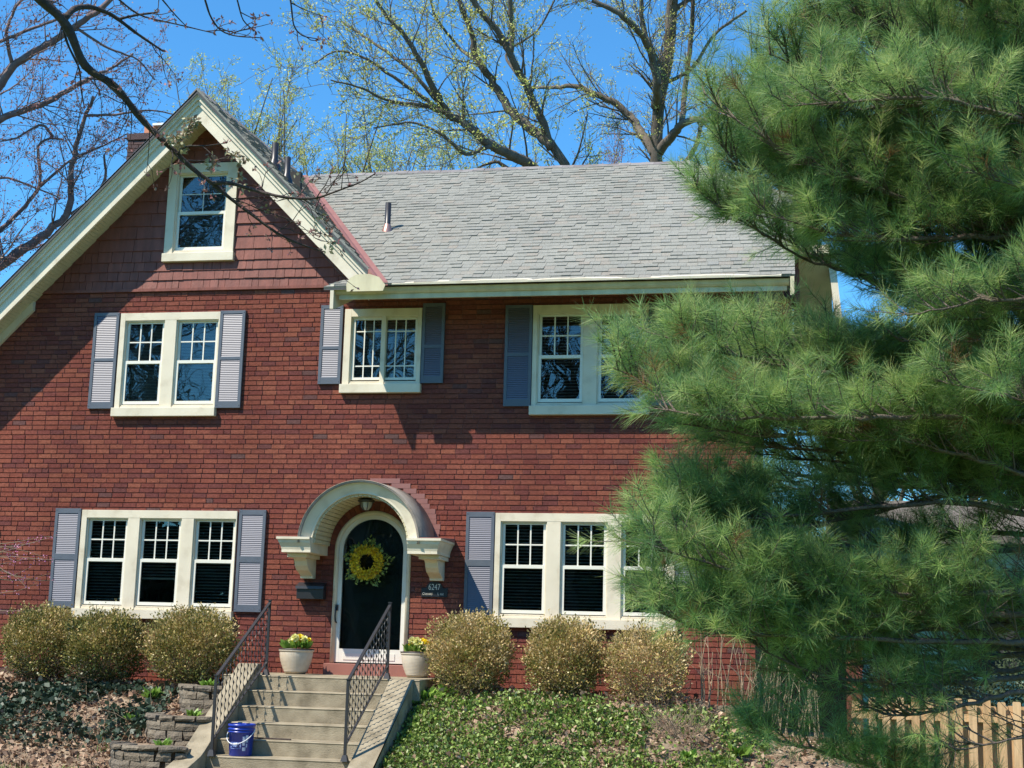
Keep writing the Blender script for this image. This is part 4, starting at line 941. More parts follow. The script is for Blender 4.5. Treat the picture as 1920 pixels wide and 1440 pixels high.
# ================================================================= LOW PLANTS
def rosette(x, y, z, r, label, n=46, kind='hosta_plant'):
    t = RS.rand(n)*6.28; rr = RS.rand(n)*.4; C = np.stack([x+r*.25*rr*np.cos(t), y+r*.25*rr*np.sin(t), np.full(n, z)], 1)
    Dn = np.stack([np.cos(t), np.sin(t), .35+1.1*RS.rand(n)], 1); V, Fc = leaf_quads(C, Dn, r*(.7+.5*RS.rand(n)), .38); o = mesh_np(kind, V, Fc, M['hosta'], None, RS.rand(n)); tag(o, label, 'plant', 'bright green emerging plants on the bank')
def groundpt(px, py):
    d = CM.T @ np.array([(px-960)/F, (720-py)/F, 1.]); best = None
    for Y in np.arange(-6, -.3, .02):
        t = (Y+DC)/d[1]; p = CAMP+d*t
        if p[2] < gz(p[0], p[1])+.0: return p
    return CAMP+d*((-1.2+DC)/d[1])
for (px, py, r, lab, zz) in ((285,1312,.17,'bright green plant on bare soil beside the middle block wall',None),(362,1340,.13,'bright green plant growing on top of the middle block wall',-1),(390,1288,.13,'bright green plant growing on the uppermost block wall',-1),
        (248,1352,.11,'small green plant at the shaded edge of the middle block wall',None),(305,1400,.12,'bright green plant growing on top of the lowest block wall',-1),
        (800,1315,.20,'lime green broad leaved plant next to the right cheek wall',None),(838,1305,.16,'lime green plant in front of the large tan shrub',None),(1290,1428,.14,'small vivid green plant on the bank below the dry shrub',None),(1385,1420,.17,'vivid green plant at the bottom beside the lowest pine branch',None)):
    p = groundpt(px, py)
    z = float(gz(p[0], p[1]))+.01
    if zz == -1:
        ztop, Yt = {362:(.70,-2.45),390:(1.03,-1.72),305:(.40,-3.15)}[px]; d = CM.T @ np.array([(px-960)/F, (720-py)/F, 1.]); p = CAMP+d*((Yt+DC)/d[1]); z = ztop-.03
    rosette(p[0], p[1], z, r, lab)
def scatter(n, fx, fy, mask, size, m, name, label, flat=.5, lift=.0, asp=.7, attr=None, cat=None):
    X = fx[0]+(fx[1]-fx[0])*RS.rand(n); Y = fy[0]+(fy[1]-fy[0])*RS.rand(n); k = RS.rand(n) < mask(X, Y)
    k &= ~((X > -6.78) & (X < -4.48) & (Y > -4.1)); X = X[k]; Y = Y[k]; n = len(X)
    C = np.stack([X, Y, gz(X, Y)+.004+lift*RS.rand(n)], 1); Dn = RS.normal(size=(n, 3)); Dn[:, 2] = np.abs(Dn[:, 2])*flat+.05
    V, Fc = leaf_quads(C, Dn, size*(.35+1.5*RS.rand(n)**1.8), asp); o = mesh_np(name, V, Fc, m, None, RS.rand(n) if attr is None else attr(n)); tag(o, label, cat, kind='stuff')
NG = np.random.RandomState(5).rand(64, 64)
def vn(x, y):
    xi = np.floor(x).astype(int); yi = np.floor(y).astype(int); fx = x-xi; fy = y-yi; fx = fx*fx*(3-2*fx); fy = fy*fy*(3-2*fy)
    g = lambda a, b: NG[a % 64, b % 64]
    return (g(xi,yi)*(1-fx)+g(xi+1,yi)*fx)*(1-fy)+(g(xi,yi+1)*(1-fx)+g(xi+1,yi+1)*fx)*fy
def ns(X, Y, s, ph=0): X = X+ph*7.3; Y = Y+ph*3.1; return .5*vn(X*s*.7, Y*s)+.3*vn(X*s*1.7, Y*s*2.3)+.2*vn(X*s*4.3, Y*s*5.1)
scatter(26000, (-12.5,-6.5), (-4.6,-.3), lambda X, Y: np.where(ns(X,Y,2.2) > .3, .9, .25), .055, M['litter'], 'leaf_litter', 'dead brown leaves covering the bank', .55, .03)
scatter(30000, (-4.5, 3.2), (-4.6,-.3), lambda X, Y: np.where(ns(X,Y,2.8,2) > .45, .8, .35)+.3*(Y > -1.5), .052, M['litter'], 'leaf_litter', 'dry tan leaves among the green ground cover', .6, .075)
scatter(22000, (-12.5,-7.6), (-2.9,-1.4), lambda X, Y: np.clip((ns(X,Y,2.2,.7)-.34)*7, 0, 1)*np.clip((Y+2.75)*1.6, .0, 1), .055, M['ivy'], 'ivy', 'dark glossy ivy patches trailing below the left shrubs', .5, .09, .85)
scatter(110000, (-4.52, -.2), (-4.3,-1.25), lambda X, Y: np.clip((ns(X,Y,1.9,4)-.33+.12*(X < -2.2)-.12*(X > -1.6)+.05*(Y < -2.4))*6, 0.06, 1)*np.clip(.45+(-Y-1.2)*.9, 0, 1), .036, M['vinca'], 'ground_cover', 'green leafy ground cover on the bank right of the steps', .8, .09, .6)
scatter(14000, (-9.5,-7.2), (-4.2,-2.2), lambda X, Y: np.clip((ns(X,Y,1.4,3)-.56)*6, 0, 1), .07, M['vinca'], 'grass', 'thin green grass tufts among the leaves left of the block walls', 2.5, .02, .12)
tb = Tubes()
for i in range(420):
    X = -12+RS.rand()*5; Y = -3.9+RS.rand()*2.0
    if X > -7.6: continue
    tb.add(wiggle((X, Y, float(gz(X, Y))+.01), np.array([RS.normal(), RS.normal(), .25]), .25+.3*RS.rand(), 3, .3), [.003,.0028,.002,.0015], 3)
o = tb.build('dry_grass_stalks', M['straw']); tag(o, 'dry stalks lying over the leaf covered bank', kind='stuff')
# pink flowering twig at the very left
T = thing('redbud_shrub', 'pink flowering twigs reaching in front of the brick at the left edge', 'shrub', (-11.6, -2.5, .5))
tb = Tubes(); Cs = []
for i in range(16):
    p0 = W(-60+RS.rand()*20, 1000+RS.rand()*150, 17.2); p = wiggle(p0, np.array([1., .1, -.35+.5*RS.rand()]), .5+.45*RS.rand(), 6, .12); tb.add(p, np.linspace(.006, .002, 7), 4)
    for q in p[3:]:
        for k in range(5): Cs.append(q+RS.normal(size=3)*.02)
tb.add([(-11.7,-2.5,.2),(-11.65,-2.45,1.2),(-11.55,-2.4,2.6)], [.03,.025,.01], 6); tb.build('branches', M['stem'], T)
Cs = np.array(Cs); V, Fc = leaf_quads(Cs, RS.normal(size=Cs.shape), .018*np.ones(len(Cs)), .8); mesh_np('blossoms', V, Fc, M['pinkbud'], T, RS.rand(len(Cs)))
# ================================================================= FENCE, NEIGHBOUR
T = thing('picket_fence', 'new cedar picket fence beside the house behind the pine', 'fence', (2.0, -.5, 0))
b = MB(); x = .95; i = 0
while x < 4.5:
    y = -.52 if i % 2 == 0 else -.45
    h = 1.11+.012*RS.normal() if i % 2 == 0 else 1.04+.01*RS.normal(); tl = RS.normal()*.006; w = .092 if i % 2 == 0 else .085
    b.prism([(x,-.1),(x+w,-.1),(x+w+tl,h-.012),(x+w-.012+tl,h),(x+.012+tl,h),(x+tl,h-.012)], y, y+.018, 'y')
    x += .084; i += 1
b.build('pickets', M['wood'], T)
b = MB(); b.box(.75, 4.5, -.50, -.455, .15, .24); b.box(.75, 4.5, -.50, -.455, .85, .94); b.build('rails', M['wood'], T)
for x in (.76, 2.6, 4.4):
    b = MB(); b.box(x, x+.1, -.455, -.36, -.2, 1.05); b.build('post', M['wood'], T)
N = thing('neighbour_house', 'pale green sided house behind the pine at the right', 'house', (4, 9, 0))
b = MB(); z = .2
while z < 3.65:
    b.hexa([(.9,8.0,z),(9,8.0,z),(9,8.03,z+.12),(.9,8.03,z+.12),(.9,8.15,z),(9,8.15,z),(9,8.15,z+.12),(.9,8.15,z+.12)]); z += .118
b.box(1.0, 9, 8.2, 14, 0, 3.6); b.build('siding', M['green'], N)
b = MB(); b.prism([(7.6,3.75),(11,4.7),(14.4,3.75),(14.4,3.6),(7.6,3.6)], .8, 9.2, 'x'); b.build('roof', mat('brown_roof', (.12,.10,.085), .9, var=(.17,.14,.12), scale=12), N)
b = MB(); b.box(3.2, 4.1, 7.94, 8.02, 1.4, 2.8); b.build('window', M['dark'], N)
# dark brown side porch of the house
b = MB(); b.box(-.42, 1.0, .8, 3.2, 2.95, 3.15); b.box(.75, .95, .8, 1.0, -.2, 2.95); b.box(-.35, -.15, .8, 1.0, -.2, 2.95); b.box(-.3, .95, 2.6, 2.8, -.2, 2.95); b.build('side_porch', M['siding'], H)
# ================================================================= PINE
def pine():
    T = thing('white_pine', 'large white pine with long soft needles in front of the house', 'tree', (3.6, -9.6, 0))
    tb = Tubes(); tb.add(resample([(3.6,-9.6,-.2),(3.65,-9.6,3),(3.55,-9.55,7),(3.6,-9.6,14)], 16)[0], np.linspace(.24, .07, 16), 10); tb.build('trunk', M['bark'], T)
    limbs = [ # (points px,py,dist), foliage start fraction, side length, density
     ([(2250,980,10.6),(1920,966,9.8),(1780,935,9.6),(1600,955,9.4),(1420,975,9.2),(1330,955,9.0),(1265,930,8.9)], .42, .38, .9),
     ([(1560,985,9.5),(1450,990,9.3),(1350,990,9.1),(1270,975,9.0)], .3, .35, .9),
     ([(2250,1190,10.4),(1900,1205,9.6),(1700,1200,9.2),(1500,1195,8.9),(1340,1190,8.7),(1240,1150,8.6)], .45, .40, .9),
     ([(2250,1260,10.6),(1920,1268,9.8),(1750,1288,9.5),(1560,1275,9.2),(1440,1230,9.0),(1380,1180,8.9)], .35, .45, .5),
     ([(2250,870,10.6),(1900,850,9.8),(1650,810,9.4),(1450,785,9.1),(1260,745,8.9),(1150,690,8.8)], .2, .40, 1.2),
     ([(2250,780,10.4),(1950,790,9.6),(1700,780,9.0),(1500,785,8.7),(1340,785,8.5),(1215,765,8.5)], .2, .40, 1.1),
     ([(2250,740,10.4),(1900,730,9.8),(1650,710,9.5),(1470,690,9.3),(1340,660,9.1),(1240,630,9.0)], .2, .40, 1.2),
     ([(2250,680,10.6),(1950,680,10.0),(1750,690,9.8),(1560,680,9.6),(1470,650,9.5),(1430,620,9.4)], .15, .42, 1.1),
     ([(2200,590,10.6),(1900,570,10.1),(1740,560,9.8),(1650,545,9.7)], .2, .46, 1.2),
     ([(2250,660,10.2),(1950,640,9.7),(1800,640,9.4),(1690,640,9.3)], .15, .46, 1.2),
     ([(2200,330,10.9),(1900,350,10.6),(1700,330,10.4),(1560,310,10.3)], .15, .46, 1.3),
     ([(2200,150,10.9),(1850,190,10.6),(1650,140,10.4),(1520,90,10.3)], .15, .46, 1.1),
     ([(2100,560,10.4),(1820,415,9.8),(1650,355,9.5),(1500,300,9.3),(1400,240,9.2),(1320,175,9.2)], .2, .46, 1.3),
     ([(2050,560,10.8),(1800,425,10.2),(1620,385,9.9),(1470,345,9.7),(1370,310,9.6),(1340,240,9.6)], .15, .44, 1.2),
     ([(1750,560,10.2),(1500,482,9.9),(1420,432,9.7),(1340,382,9.6),(1298,345,9.6)], .1, .26, 1.1),
     ([(2100,480,10.3),(1880,440,9.7),(1700,450,9.4),(1550,440,9.2),(1440,400,9.1)], .15, .45, 1.3),
     ([(2150,380,10.5),(1880,280,10.0),(1680,210,9.8),(1540,150,9.6),(1440,100,9.5)], .15, .48, 1.3),
     ([(2150,300,10.2),(1900,220,9.5),(1750,180,9.1),(1600,190,8.9),(1480,200,8.9)], .15, .45, 1.2),
     ([(2050,200,10.5),(1850,130,10.0),(1700,70,9.8),(1590,20,9.8)], .1, .48, 1.3),
     ([(2050,100,10.5),(1850,30,10.0),(1750,-30,9.8),(1650,-80,9.7)], .1, .46, 1.3),
     ([(2100,0,10.2),(1900,-40,9.6),(1800,-80,9.4)], .1, .46, 1.2),
     ([(2050,1600,10.2),(1760,1500,9.6),(1620,1430,9.3),(1500,1400,9.1),(1400,1372,9.0)], .35, .30, 1.5),
     ([(2250,900,10.8),(1900,890,10.4),(1680,880,10.1),(1520,860,10.0),(1400,850,9.9)], .15, .44, 1.2),
     ([(2250,1250,10.0),(1950,1290,9.6),(1800,1325,9.4),(1690,1345,9.3),(1610,1325,9.2)], .95, .4, .6),
     ([(2300,1340,10.0),(2000,1360,9.6),(1860,1395,9.4),(1740,1420,9.3)], .97, .4, .4),
     ([(2250,1200,10.2),(1950,1250,9.9),(1800,1270,9.7),(1640,1300,9.6),(1520,1290,9.5)], .92, .5, .7),
     ([(2250,1240,10.9),(1900,1215,10.5),(1700,1240,10.2),(1560,1250,10.0),(1460,1260,9.9)], .7, .5, .7),
     ([(2250,1160,10.9),(1900,1175,10.5),(1700,1180,10.2),(1540,1200,10.0)], .6, .5, .75),
     ([(2200,460,10.9),(1900,480,10.5),(1700,500,10.2),(1600,480,10.0)], .15, .42, 1.1),
     ([(2250,1100,10.2),(1850,1110,9.4),(1600,1120,9.0),(1400,1080,8.7),(1290,1045,8.6),(1215,1020,8.5)], .42, .42, 1.2),
     ([(2250,1160,10.4),(1750,1150,9.4),(1550,1160,9.0),(1400,1140,8.8),(1260,1120,8.6)], .40, .38, 1.1),
     ([(2300,950,10.2),(1950,900,9.6),(1800,850,9.3),(1680,820,9.2),(1580,830,9.1)], .1, .45, 1.1),
     ([(2300,620,10.0),(2000,560,9.2),(1850,560,8.9),(1720,590,8.8)], .15, .42, 1.1),
     ([(2300,800,9.8),(2000,780,9.0),(1880,740,8.8),(1780,720,8.8)], .15, .42, 1.1),
     ([(2200,420,10.0),(1990,380,9.3),(1880,340,9.1),(1780,320,9.0)], .1, .42, 1.1),
     ([(2200,1210,10.8),(1900,1230,10.4),(1650,1235,10.0),(1450,1215,9.8)], .3, .45, .35),
     ([(2200,1040,10.8),(1900,1030,10.4),(1700,1050,10.1),(1520,1080,9.9)], .35, .45, .5),
     ([(1700,1010,10.0),(1600,1030,9.9),(1480,1040,9.8)], .1, .35, .5),
    ]
    tb = Tubes(); SH = []   # shoots: (p0, p1)
    rn = []
    extra = []
    for pts, f0, sl, dens in limbs:
        if dens < .8 or pts[0][1] > 1170: continue
        for c_ in range(2):
            dx, dy, dd = abs(RS.normal())*30+55, abs(RS.normal())*34*(1 if pts[-1][1] > 500 else RS.choice([-1,1])), .35+.5*c_+.3*RS.rand()
            extra.append(([(x+dx+RS.normal()*10, y+dy+RS.normal()*10, d+dd) for x, y, d in pts], max(f0, .3 if f0 < .35 else .45), sl, dens))
    for pts, f0, sl, dens in limbs+extra:
        P3 = np.array([W(*q) for q in pts]); n = 30; P, L = resample(P3, n); P[1:-1] += RS.normal(size=(n-2, 3))*.006
        tb.add(P, np.linspace(.030 if L > 2 else .014, .004, n), 6)
        T_ = nrm(np.gradient(P, axis=0)); m_ = int(L*17*dens)
        for i in range(m_):
            u = f0*.55+(1-f0*.55)*(RS.rand()**.85); bare = u < f0; x = u*(n-1); k = int(x); fr = x-k; p = P[k]*(1-fr)+P[min(k+1, n-1)]*fr; t = T_[k]
            side = np.cross(t, [0, 0, 1]); side = nrm(side)*RS.choice([-1, 1]); up = nrm(np.cross(side, t)); up = up if up[2] > 0 else -up
            d = t*.85+side*(.45+.4*RS.rand())+up*RS.uniform(-.10, 1.05); l = sl*(.5+.7*RS.rand())*(1-.35*u)*(1.3 if bare else 1)
            q = wiggle(p, d, l, 5, .07, (0, 0, .05)); tb.add(q, np.linspace(.0075, .0025, 6), 4)
            if bare and RS.rand() < .75:
                for k2 in range(3): jj = RS.randint(1, 5); tb.add(wiggle(q[jj], side_dir(nrm(q[jj]-q[jj-1]), .7), l*.5, 3, .15), np.linspace(.004, .0015, 4), 3)
                if RS.rand() < .6: continue
            SH.append((q[3], q[5]))
            tq = nrm(q[4]-q[2])
            for k2 in range(3):
                j = RS.randint(1, 5); dd = side_dir(tq, .65, .25); s = wiggle(q[j], dd, .12+.16*RS.rand(), 3, .08, (0, 0, .05)); tb.add(s, np.linspace(.0035, .0018, 4), 3); SH.append((s[1], s[3]))
        SH.append((P[-3], P[-1]))
    tb.build('branches', M['bark'], T)
    nn = 56; A = np.array([s[0] for s in SH]); B = np.array([s[1] for s in SH]); ns_ = len(SH)
    ax = nrm(B-A); ln = np.linalg.norm(B-A, axis=1)
    A = np.repeat(A, nn, 0); axr = np.repeat(ax, nn, 0); lr = np.repeat(np.clip(ln, .06, .22), nn); tone = np.repeat(RS.rand(ns_), nn); Br = np.repeat(B, nn, 0)
    s = RS.rand(ns_*nn)**np.repeat(np.where(RS.rand(ns_) < .4, .38, .85), nn); base = Br-axr*(lr*(1-s))[:, None]
    rdir = RS.normal(size=(ns_*nn, 3)); rdir -= axr*np.sum(rdir*axr, 1, keepdims=True); rdir = nrm(rdir)
    open_ = .55+.75*(1-s)+RS.normal(size=ns_*nn)*.15
    d = nrm(axr*np.cos(open_)[:, None]+rdir*np.sin(open_)[:, None]+np.array([0, 0, -.05])); Ln = (.092+.04*RS.rand(ns_*nn))[:, None]
    wv = nrm(np.cross(d, RS.normal(size=d.shape)))*.00122
    tip = base+d*Ln+np.array([0,0,-.008]); mid = base+d*Ln*.55
    V = np.stack([base-wv, base+wv, mid+wv*.9, tip], 1)
    V = np.stack([base-wv, base+wv, tip+wv*.35, tip-wv*.35], 1).reshape(-1, 3)
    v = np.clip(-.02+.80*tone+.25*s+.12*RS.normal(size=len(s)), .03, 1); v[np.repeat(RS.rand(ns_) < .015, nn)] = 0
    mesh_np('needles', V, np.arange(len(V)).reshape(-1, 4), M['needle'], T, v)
    print('pine shoots', ns_, 'needles', ns_*nn)
pine()
# ================================================================= DECIDUOUS TREES
def decid(T, limbs, m, budm, bud_size, levels, bud_n, twig=1., up=.12, name='trunk', budattr=None, spread=.65, tipclump=4, rmin=.004, blob=.06):
    """limbs: (list of world points, r0, r1). levels: list of (children per metre, length, spread)."""
    tb = Tubes(); br = Tubes(); tips = []
    def rec(P, r0, lev, L):
        if lev >= len(levels): 
            return
        cpm, ll, sp = levels[lev]; n = max(2, int(L*cpm)); T_ = nrm(np.gradient(P, axis=0))
        for i in range(n):
            u = .18+.82*RS.rand() if lev else .1+.9*RS.rand(); k = min(len(P)-1, int(u*(len(P)-1))); p = P[k]+(P[min(k+1, len(P)-1)]-P[k])*RS.rand()
            l = ll*(.5+.8*RS.rand())*(1-.45*u); d = side_dir(T_[k], sp*(.7+.6*RS.rand()), up)
            q = wiggle(p, d, l, 5 if lev < 2 else 3, .13, (0, 0, .03)); r = max(rmin, r0*.42*(1-.5*u)*(1 if lev else .8))
            br.add(q, np.linspace(r, max(rmin*.6, r*.35), len(q)), 5 if lev == 0 else 3)
            if lev == len(levels)-1:
                tips.extend([q[-1], q[-2], q[1]])
            rec(q, r, lev+1, l)
    for P3, r0, r1 in limbs:
        P, L = resample(P3, max(8, int(len(P3)*4))); P[1:-1] += RS.normal(size=(len(P)-2, 3))*r0*.12
        tb.add(P, np.linspace(r0, r1, len(P)), 9); rec(P, (r0+r1)/2, 0, L)
    tb.build(name, m, T); br.build('branches', m, T)
    tips = np.array(tips)
    if bud_n: 
        C = np.repeat(tips, bud_n, 0); n = len(C); C = C+RS.normal(size=(n, 3))*blob; V, Fc = leaf_quads(C, RS.normal(size=(n, 3))+np.array([0,0,.3]), bud_size*(.5+RS.rand(n)), .55); mesh_np('buds', V, Fc, budm, T, RS.rand(n))
    print(T.name, 'tips', len(tips))
def PW(d, *pts): return np.array([W(x, y, d+(q[0] if q else 0)) for x, y, *q in pts])
d0 = 36.
B1 = PW(d0,(1240,420),(1226,300)); base_z = B1[0].copy(); base_z[2] = -.3
T = thing('budding_maple', 'tall maple with thick upright trunk and yellow buds behind the roof ridge', 'tree', tuple(base_z), 'budding trees behind the house')
decid(T, [(np.vstack([base_z, PW(d0,(1238,420),(1232,300),(1231,233),(1236,175),(1249,125),(1257,62),(1264,20),(1262,-60))]), .22, .13),
 (PW(d0,(1230,200),(1232,167,-1),(1224,104,-1),(1203,62,-1.5),(1162,25,-2),(1110,0,-2)), .12, .05),
 (PW(d0,(1228,290),(1203,250,.5),(1182,217,1),(1145,187,1),(1113,177,1),(1087,160,1.2),(1040,165,1.5),(985,163,2)), .13, .03),
 (PW(d0,(1236,285),(1266,246,-.5),(1287,225,-1),(1341,225,-1.2),(1390,195,-1.5)), .13, .04),
 (PW(d0,(1278,235),(1283,180,1),(1290,120,1),(1297,60,1),(1299,-30,1)), .08, .05),
 (PW(d0+1,(1275,330),(1291,296),(1307,271),(1312,242),(1328,208),(1350,190)), .08, .03),
 (PW(d0,(1224,104,-1),(1210,70,0),(1203,30,0),(1200,-40,0)), .07, .05),
 (PW(d0,(1262,20),(1290,0,0),(1330,-30,0)), .07, .04),
 (PW(d0,(1240,160),(1300,130),(1340,60),(1400,20)), .05, .03)],
 M['bark2'], M['bud'], .045, [(3.4,1.8,.8),(4.2,.95,.75),(5,.45,.7)], 3, blob=.05, rmin=.0065)
b2 = W(1075,420,33); b2[2] = -.3
T = thing('leaning_maple', 'wide maple leaning left with yellow green buds behind the roof', 'tree', tuple(b2), 'budding trees behind the house')
d0 = 33.
decid(T, [(np.vstack([b2, PW(d0,(1078,400),(1063,308),(1043,280),(1023,257),(1025,240),(1007,197),(983,160),(967,133),(957,97),(933,63),(910,33),(880,-10))]), .24, .06),
 (PW(d0,(957,100),(962,67),(957,30),(955,-20)), .06, .05),
 (PW(d0,(1036,278,0),(1023,262,.05),(987,233,.5),(960,213,.8),(937,177,1),(913,137,1),(893,110,1),(887,80,1),(880,50,1),(855,-10,1)), .13, .05),
 (PW(d0,(1040,350),(997,310),(957,290,-.5),(920,273,-1),(883,237,-1),(837,213,-1),(817,173,-1.3),(787,110,-1.5),(747,50,-1.5),(713,17,-1.5),(690,-20,-1.5)), .14, .03),
 (PW(d0,(837,213,-1),(793,197,-1.2),(727,190,-1.5),(680,165,-1.8),(620,150,-2)), .05, .015),
 (PW(d0,(920,273,-1),(873,293,-1.3),(860,280,-1.5),(823,247,-2),(773,227,-2),(700,240,-2)), .05, .015),
 (PW(d0,(1000,330),(960,322),(930,300),(890,318)), .07, .02),
 (PW(d0,(820,190,-1),(770,130,-1),(700,80,-.5),(640,40,0)), .05, .02),
 (PW(d0,(900,120,1),(860,90,2),(820,40,2),(800,-20,2)), .05, .02),
 (PW(d0,(837,213,-1),(760,160,-1),(690,110,-1),(630,90,-1),(590,120,-1)), .05, .015),
 (PW(d0,(985,160),(940,100,1),(1010,60,1),(1040,0,1)), .04, .02)],
 M['bark2'], M['bud'], .052, [(3.4,1.8,.75),(4.2,.95,.7),(5,.42,.7)], 4, blob=.05, rmin=.0065)
# smaller trees farther back along the ridge line
for i, (px, py, hgt, dd, lab) in enumerate(((520,250,5.5,44,'small yellow green tree just right of the gable peak'),(640,290,4.5,46,'fine twigged budding tree behind the valley of the roofs'),(760,280,4.8,47,'fine twigged budding tree behind the ridge near the vent pipe'),(880,290,4.0,48,'low budding tree behind the middle of the ridge'),(455,230,4.2,45,'pale budding tree partly behind the gable peak'),(1120,290,3.4,50,'thin bare reddish tree behind the ridge left of the thick trunk'),(1400,260,5,48,'bare tree seen through the pine beside the roof end'))):
    top = W(px, py-20, dd); base = top.copy(); base[2] = 0
    T = thing('background_tree', lab, 'tree', tuple(base), 'small trees beyond the house')
    lm = [(np.array([base, base+(top-base)*.5+RS.normal(size=3)*.2, base+(top-base)*.72]), .16, .08)]
    for k in range(9):
        s = base+(top-base)*(.55+.25*RS.rand()); e = top+np.array([RS.uniform(-2.4,2.4), RS.uniform(-1.5,1.5), RS.uniform(-1.6,1.2)]); mid = (s+e)/2+np.array([RS.normal()*.2, 0, .1]); lm.append((np.array([s, mid, e]), .05, .012))
    decid(T, lm, M['barkred'] if i == 5 else M['bark2'], M['redbud'] if i in (5,) else M['bud'], .06, [(2.6,1.5,.7),(3.4,.8,.7),(4.5,.4,.7)], 4 if i not in (5,6) else 2, blob=.07, rmin=.006, up=.25)
# red budded maple at the left, behind the house
d0 = 30.; b3 = W(-150,500,d0); b3[2] = -.3
T = thing('red_maple', 'red budding maple with grey limbs rising behind the left gable roof', 'tree', tuple(b3))
tag(T, 'red budding maple with grey limbs rising behind the left gable roof', 'tree')
decid(T, [(np.vstack([b3, PW(d0,(-150,450),(-120,300),(-80,230))]), .2, .14),
 (PW(d0,(-80,230),(0,163),(23,123),(60,100),(100,77),(140,50),(187,17),(215,-10)), .09, .05),
 (PW(d0,(-80,260),(0,223),(43,207),(90,193),(127,170),(167,147),(210,128,1),(250,100,1)), .08, .02),
 (PW(d0,(-100,520),(0,433),(40,393),(77,350),(73,300),(67,267),(100,257),(120,262)), .06, .02),
 (PW(d0,(-120,560),(0,500),(60,455),(133,403),(133,333),(143,273),(160,217),(175,180)), .12, .03),
 (PW(d0,(-60,110),(0,77),(50,57),(107,37),(150,10)), .04, .02),
 (PW(d0,(133,403),(180,370),(200,330),(195,290)), .05, .02),
 (PW(d0,(100,257),(80,230),(30,260),(0,265)), .03, .015),
 (PW(d0,(140,50),(200,90),(260,110),(290,150)), .03, .012),
 (PW(d0,(160,217),(220,215),(280,205),(330,215)), .03, .012),
 (PW(d0,(23,123),(10,60),(30,10),(60,-20)), .04, .02),
 (PW(d0,(75,350),(130,300),(200,270),(240,250)), .03, .012),
 (PW(d0,(-50,350),(10,330),(60,350),(110,370)), .03, .012)],
 M['barkred'], M['redbud'], .045, [(3.6,1.5,.8),(4.2,.75,.75),(5,.36,.7)], 3, blob=.05, rmin=.0055, up=.1)
# dark overhanging branch close to the camera (part of a street tree at the left)
d0 = 9.5
T = thing('overhanging_tree', 'dark street tree whose bare branch hangs across the gable', 'tree', (-7.5, -13.5, 0))
tr = np.array([(-7.5,-13.5,-.1),(-7.4,-13.4,3),(-7.1,-13.0,6.5)]); 
lim = [(np.vstack([tr]), .20, .13), (np.vstack([tr[2:], PW(d0,(-250,-300),(20,-60),(75,0),(100,20),(122,38),(136,68),(146,100),(156,126),(175,140),(205,150),(228,172),(247,202),(266,226),(292,250),(320,277),(345,301),(370,326),(400,343),(430,372),(468,398),(500,425),(545,452),(600,470))]), .10, .004),
 (PW(d0,(120,36,),(140,14,.1),(170,12,.2),(205,25,.3),(222,36,.3),(255,62,.3),(306,96,.3)), .021, .006),
 (PW(d0,(222,36,.3),(255,28,.3),(297,23,.3)), .009, .006),
 (PW(d0,(400,343),(430,342,-.1),(472,355,-.1),(520,368,-.2),(560,373,-.2),(595,372,-.2),(643,354,-.3),(677,342,-.3),(704,325,-.3)), .013, .004),
 (PW(d0,(330,290),(350,273,-.1),(385,274,-.1),(425,268,-.1)), .007, .003),
 (PW(d0,(345,301),(400,302,.1),(440,290,.1)), .006, .002),
 (PW(d0,(100,15),(118,50,.1),(125,80,.1),(150,130,.1),(152,170,.1),(158,200,.1)), .010, .004),
 (PW(d0,(295,250),(250,205,.1),(190,150,.1)), .007, .003),
 (PW(d0,(640,355,-.3),(645,300,-.3),(655,345,-.3)), .003, .002),
 (PW(d0,(360,-60),(385,0),(393,30),(412,58),(440,68),(492,71)), .008, .003),
 (PW(d0,(430,-50),(445,0),(455,40),(480,60)), .007, .003),
 (PW(d0,(535,-40),(545,0),(550,50),(565,68),(597,73)), .007, .003),
 (PW(d0,(545,5),(575,20),(605,30)), .004, .002),
 (PW(d0,(200,-20),(260,30),(330,45),(400,62)), .007, .003),
 (PW(d0,(280,-30),(330,30),(350,50)), .006, .003)]
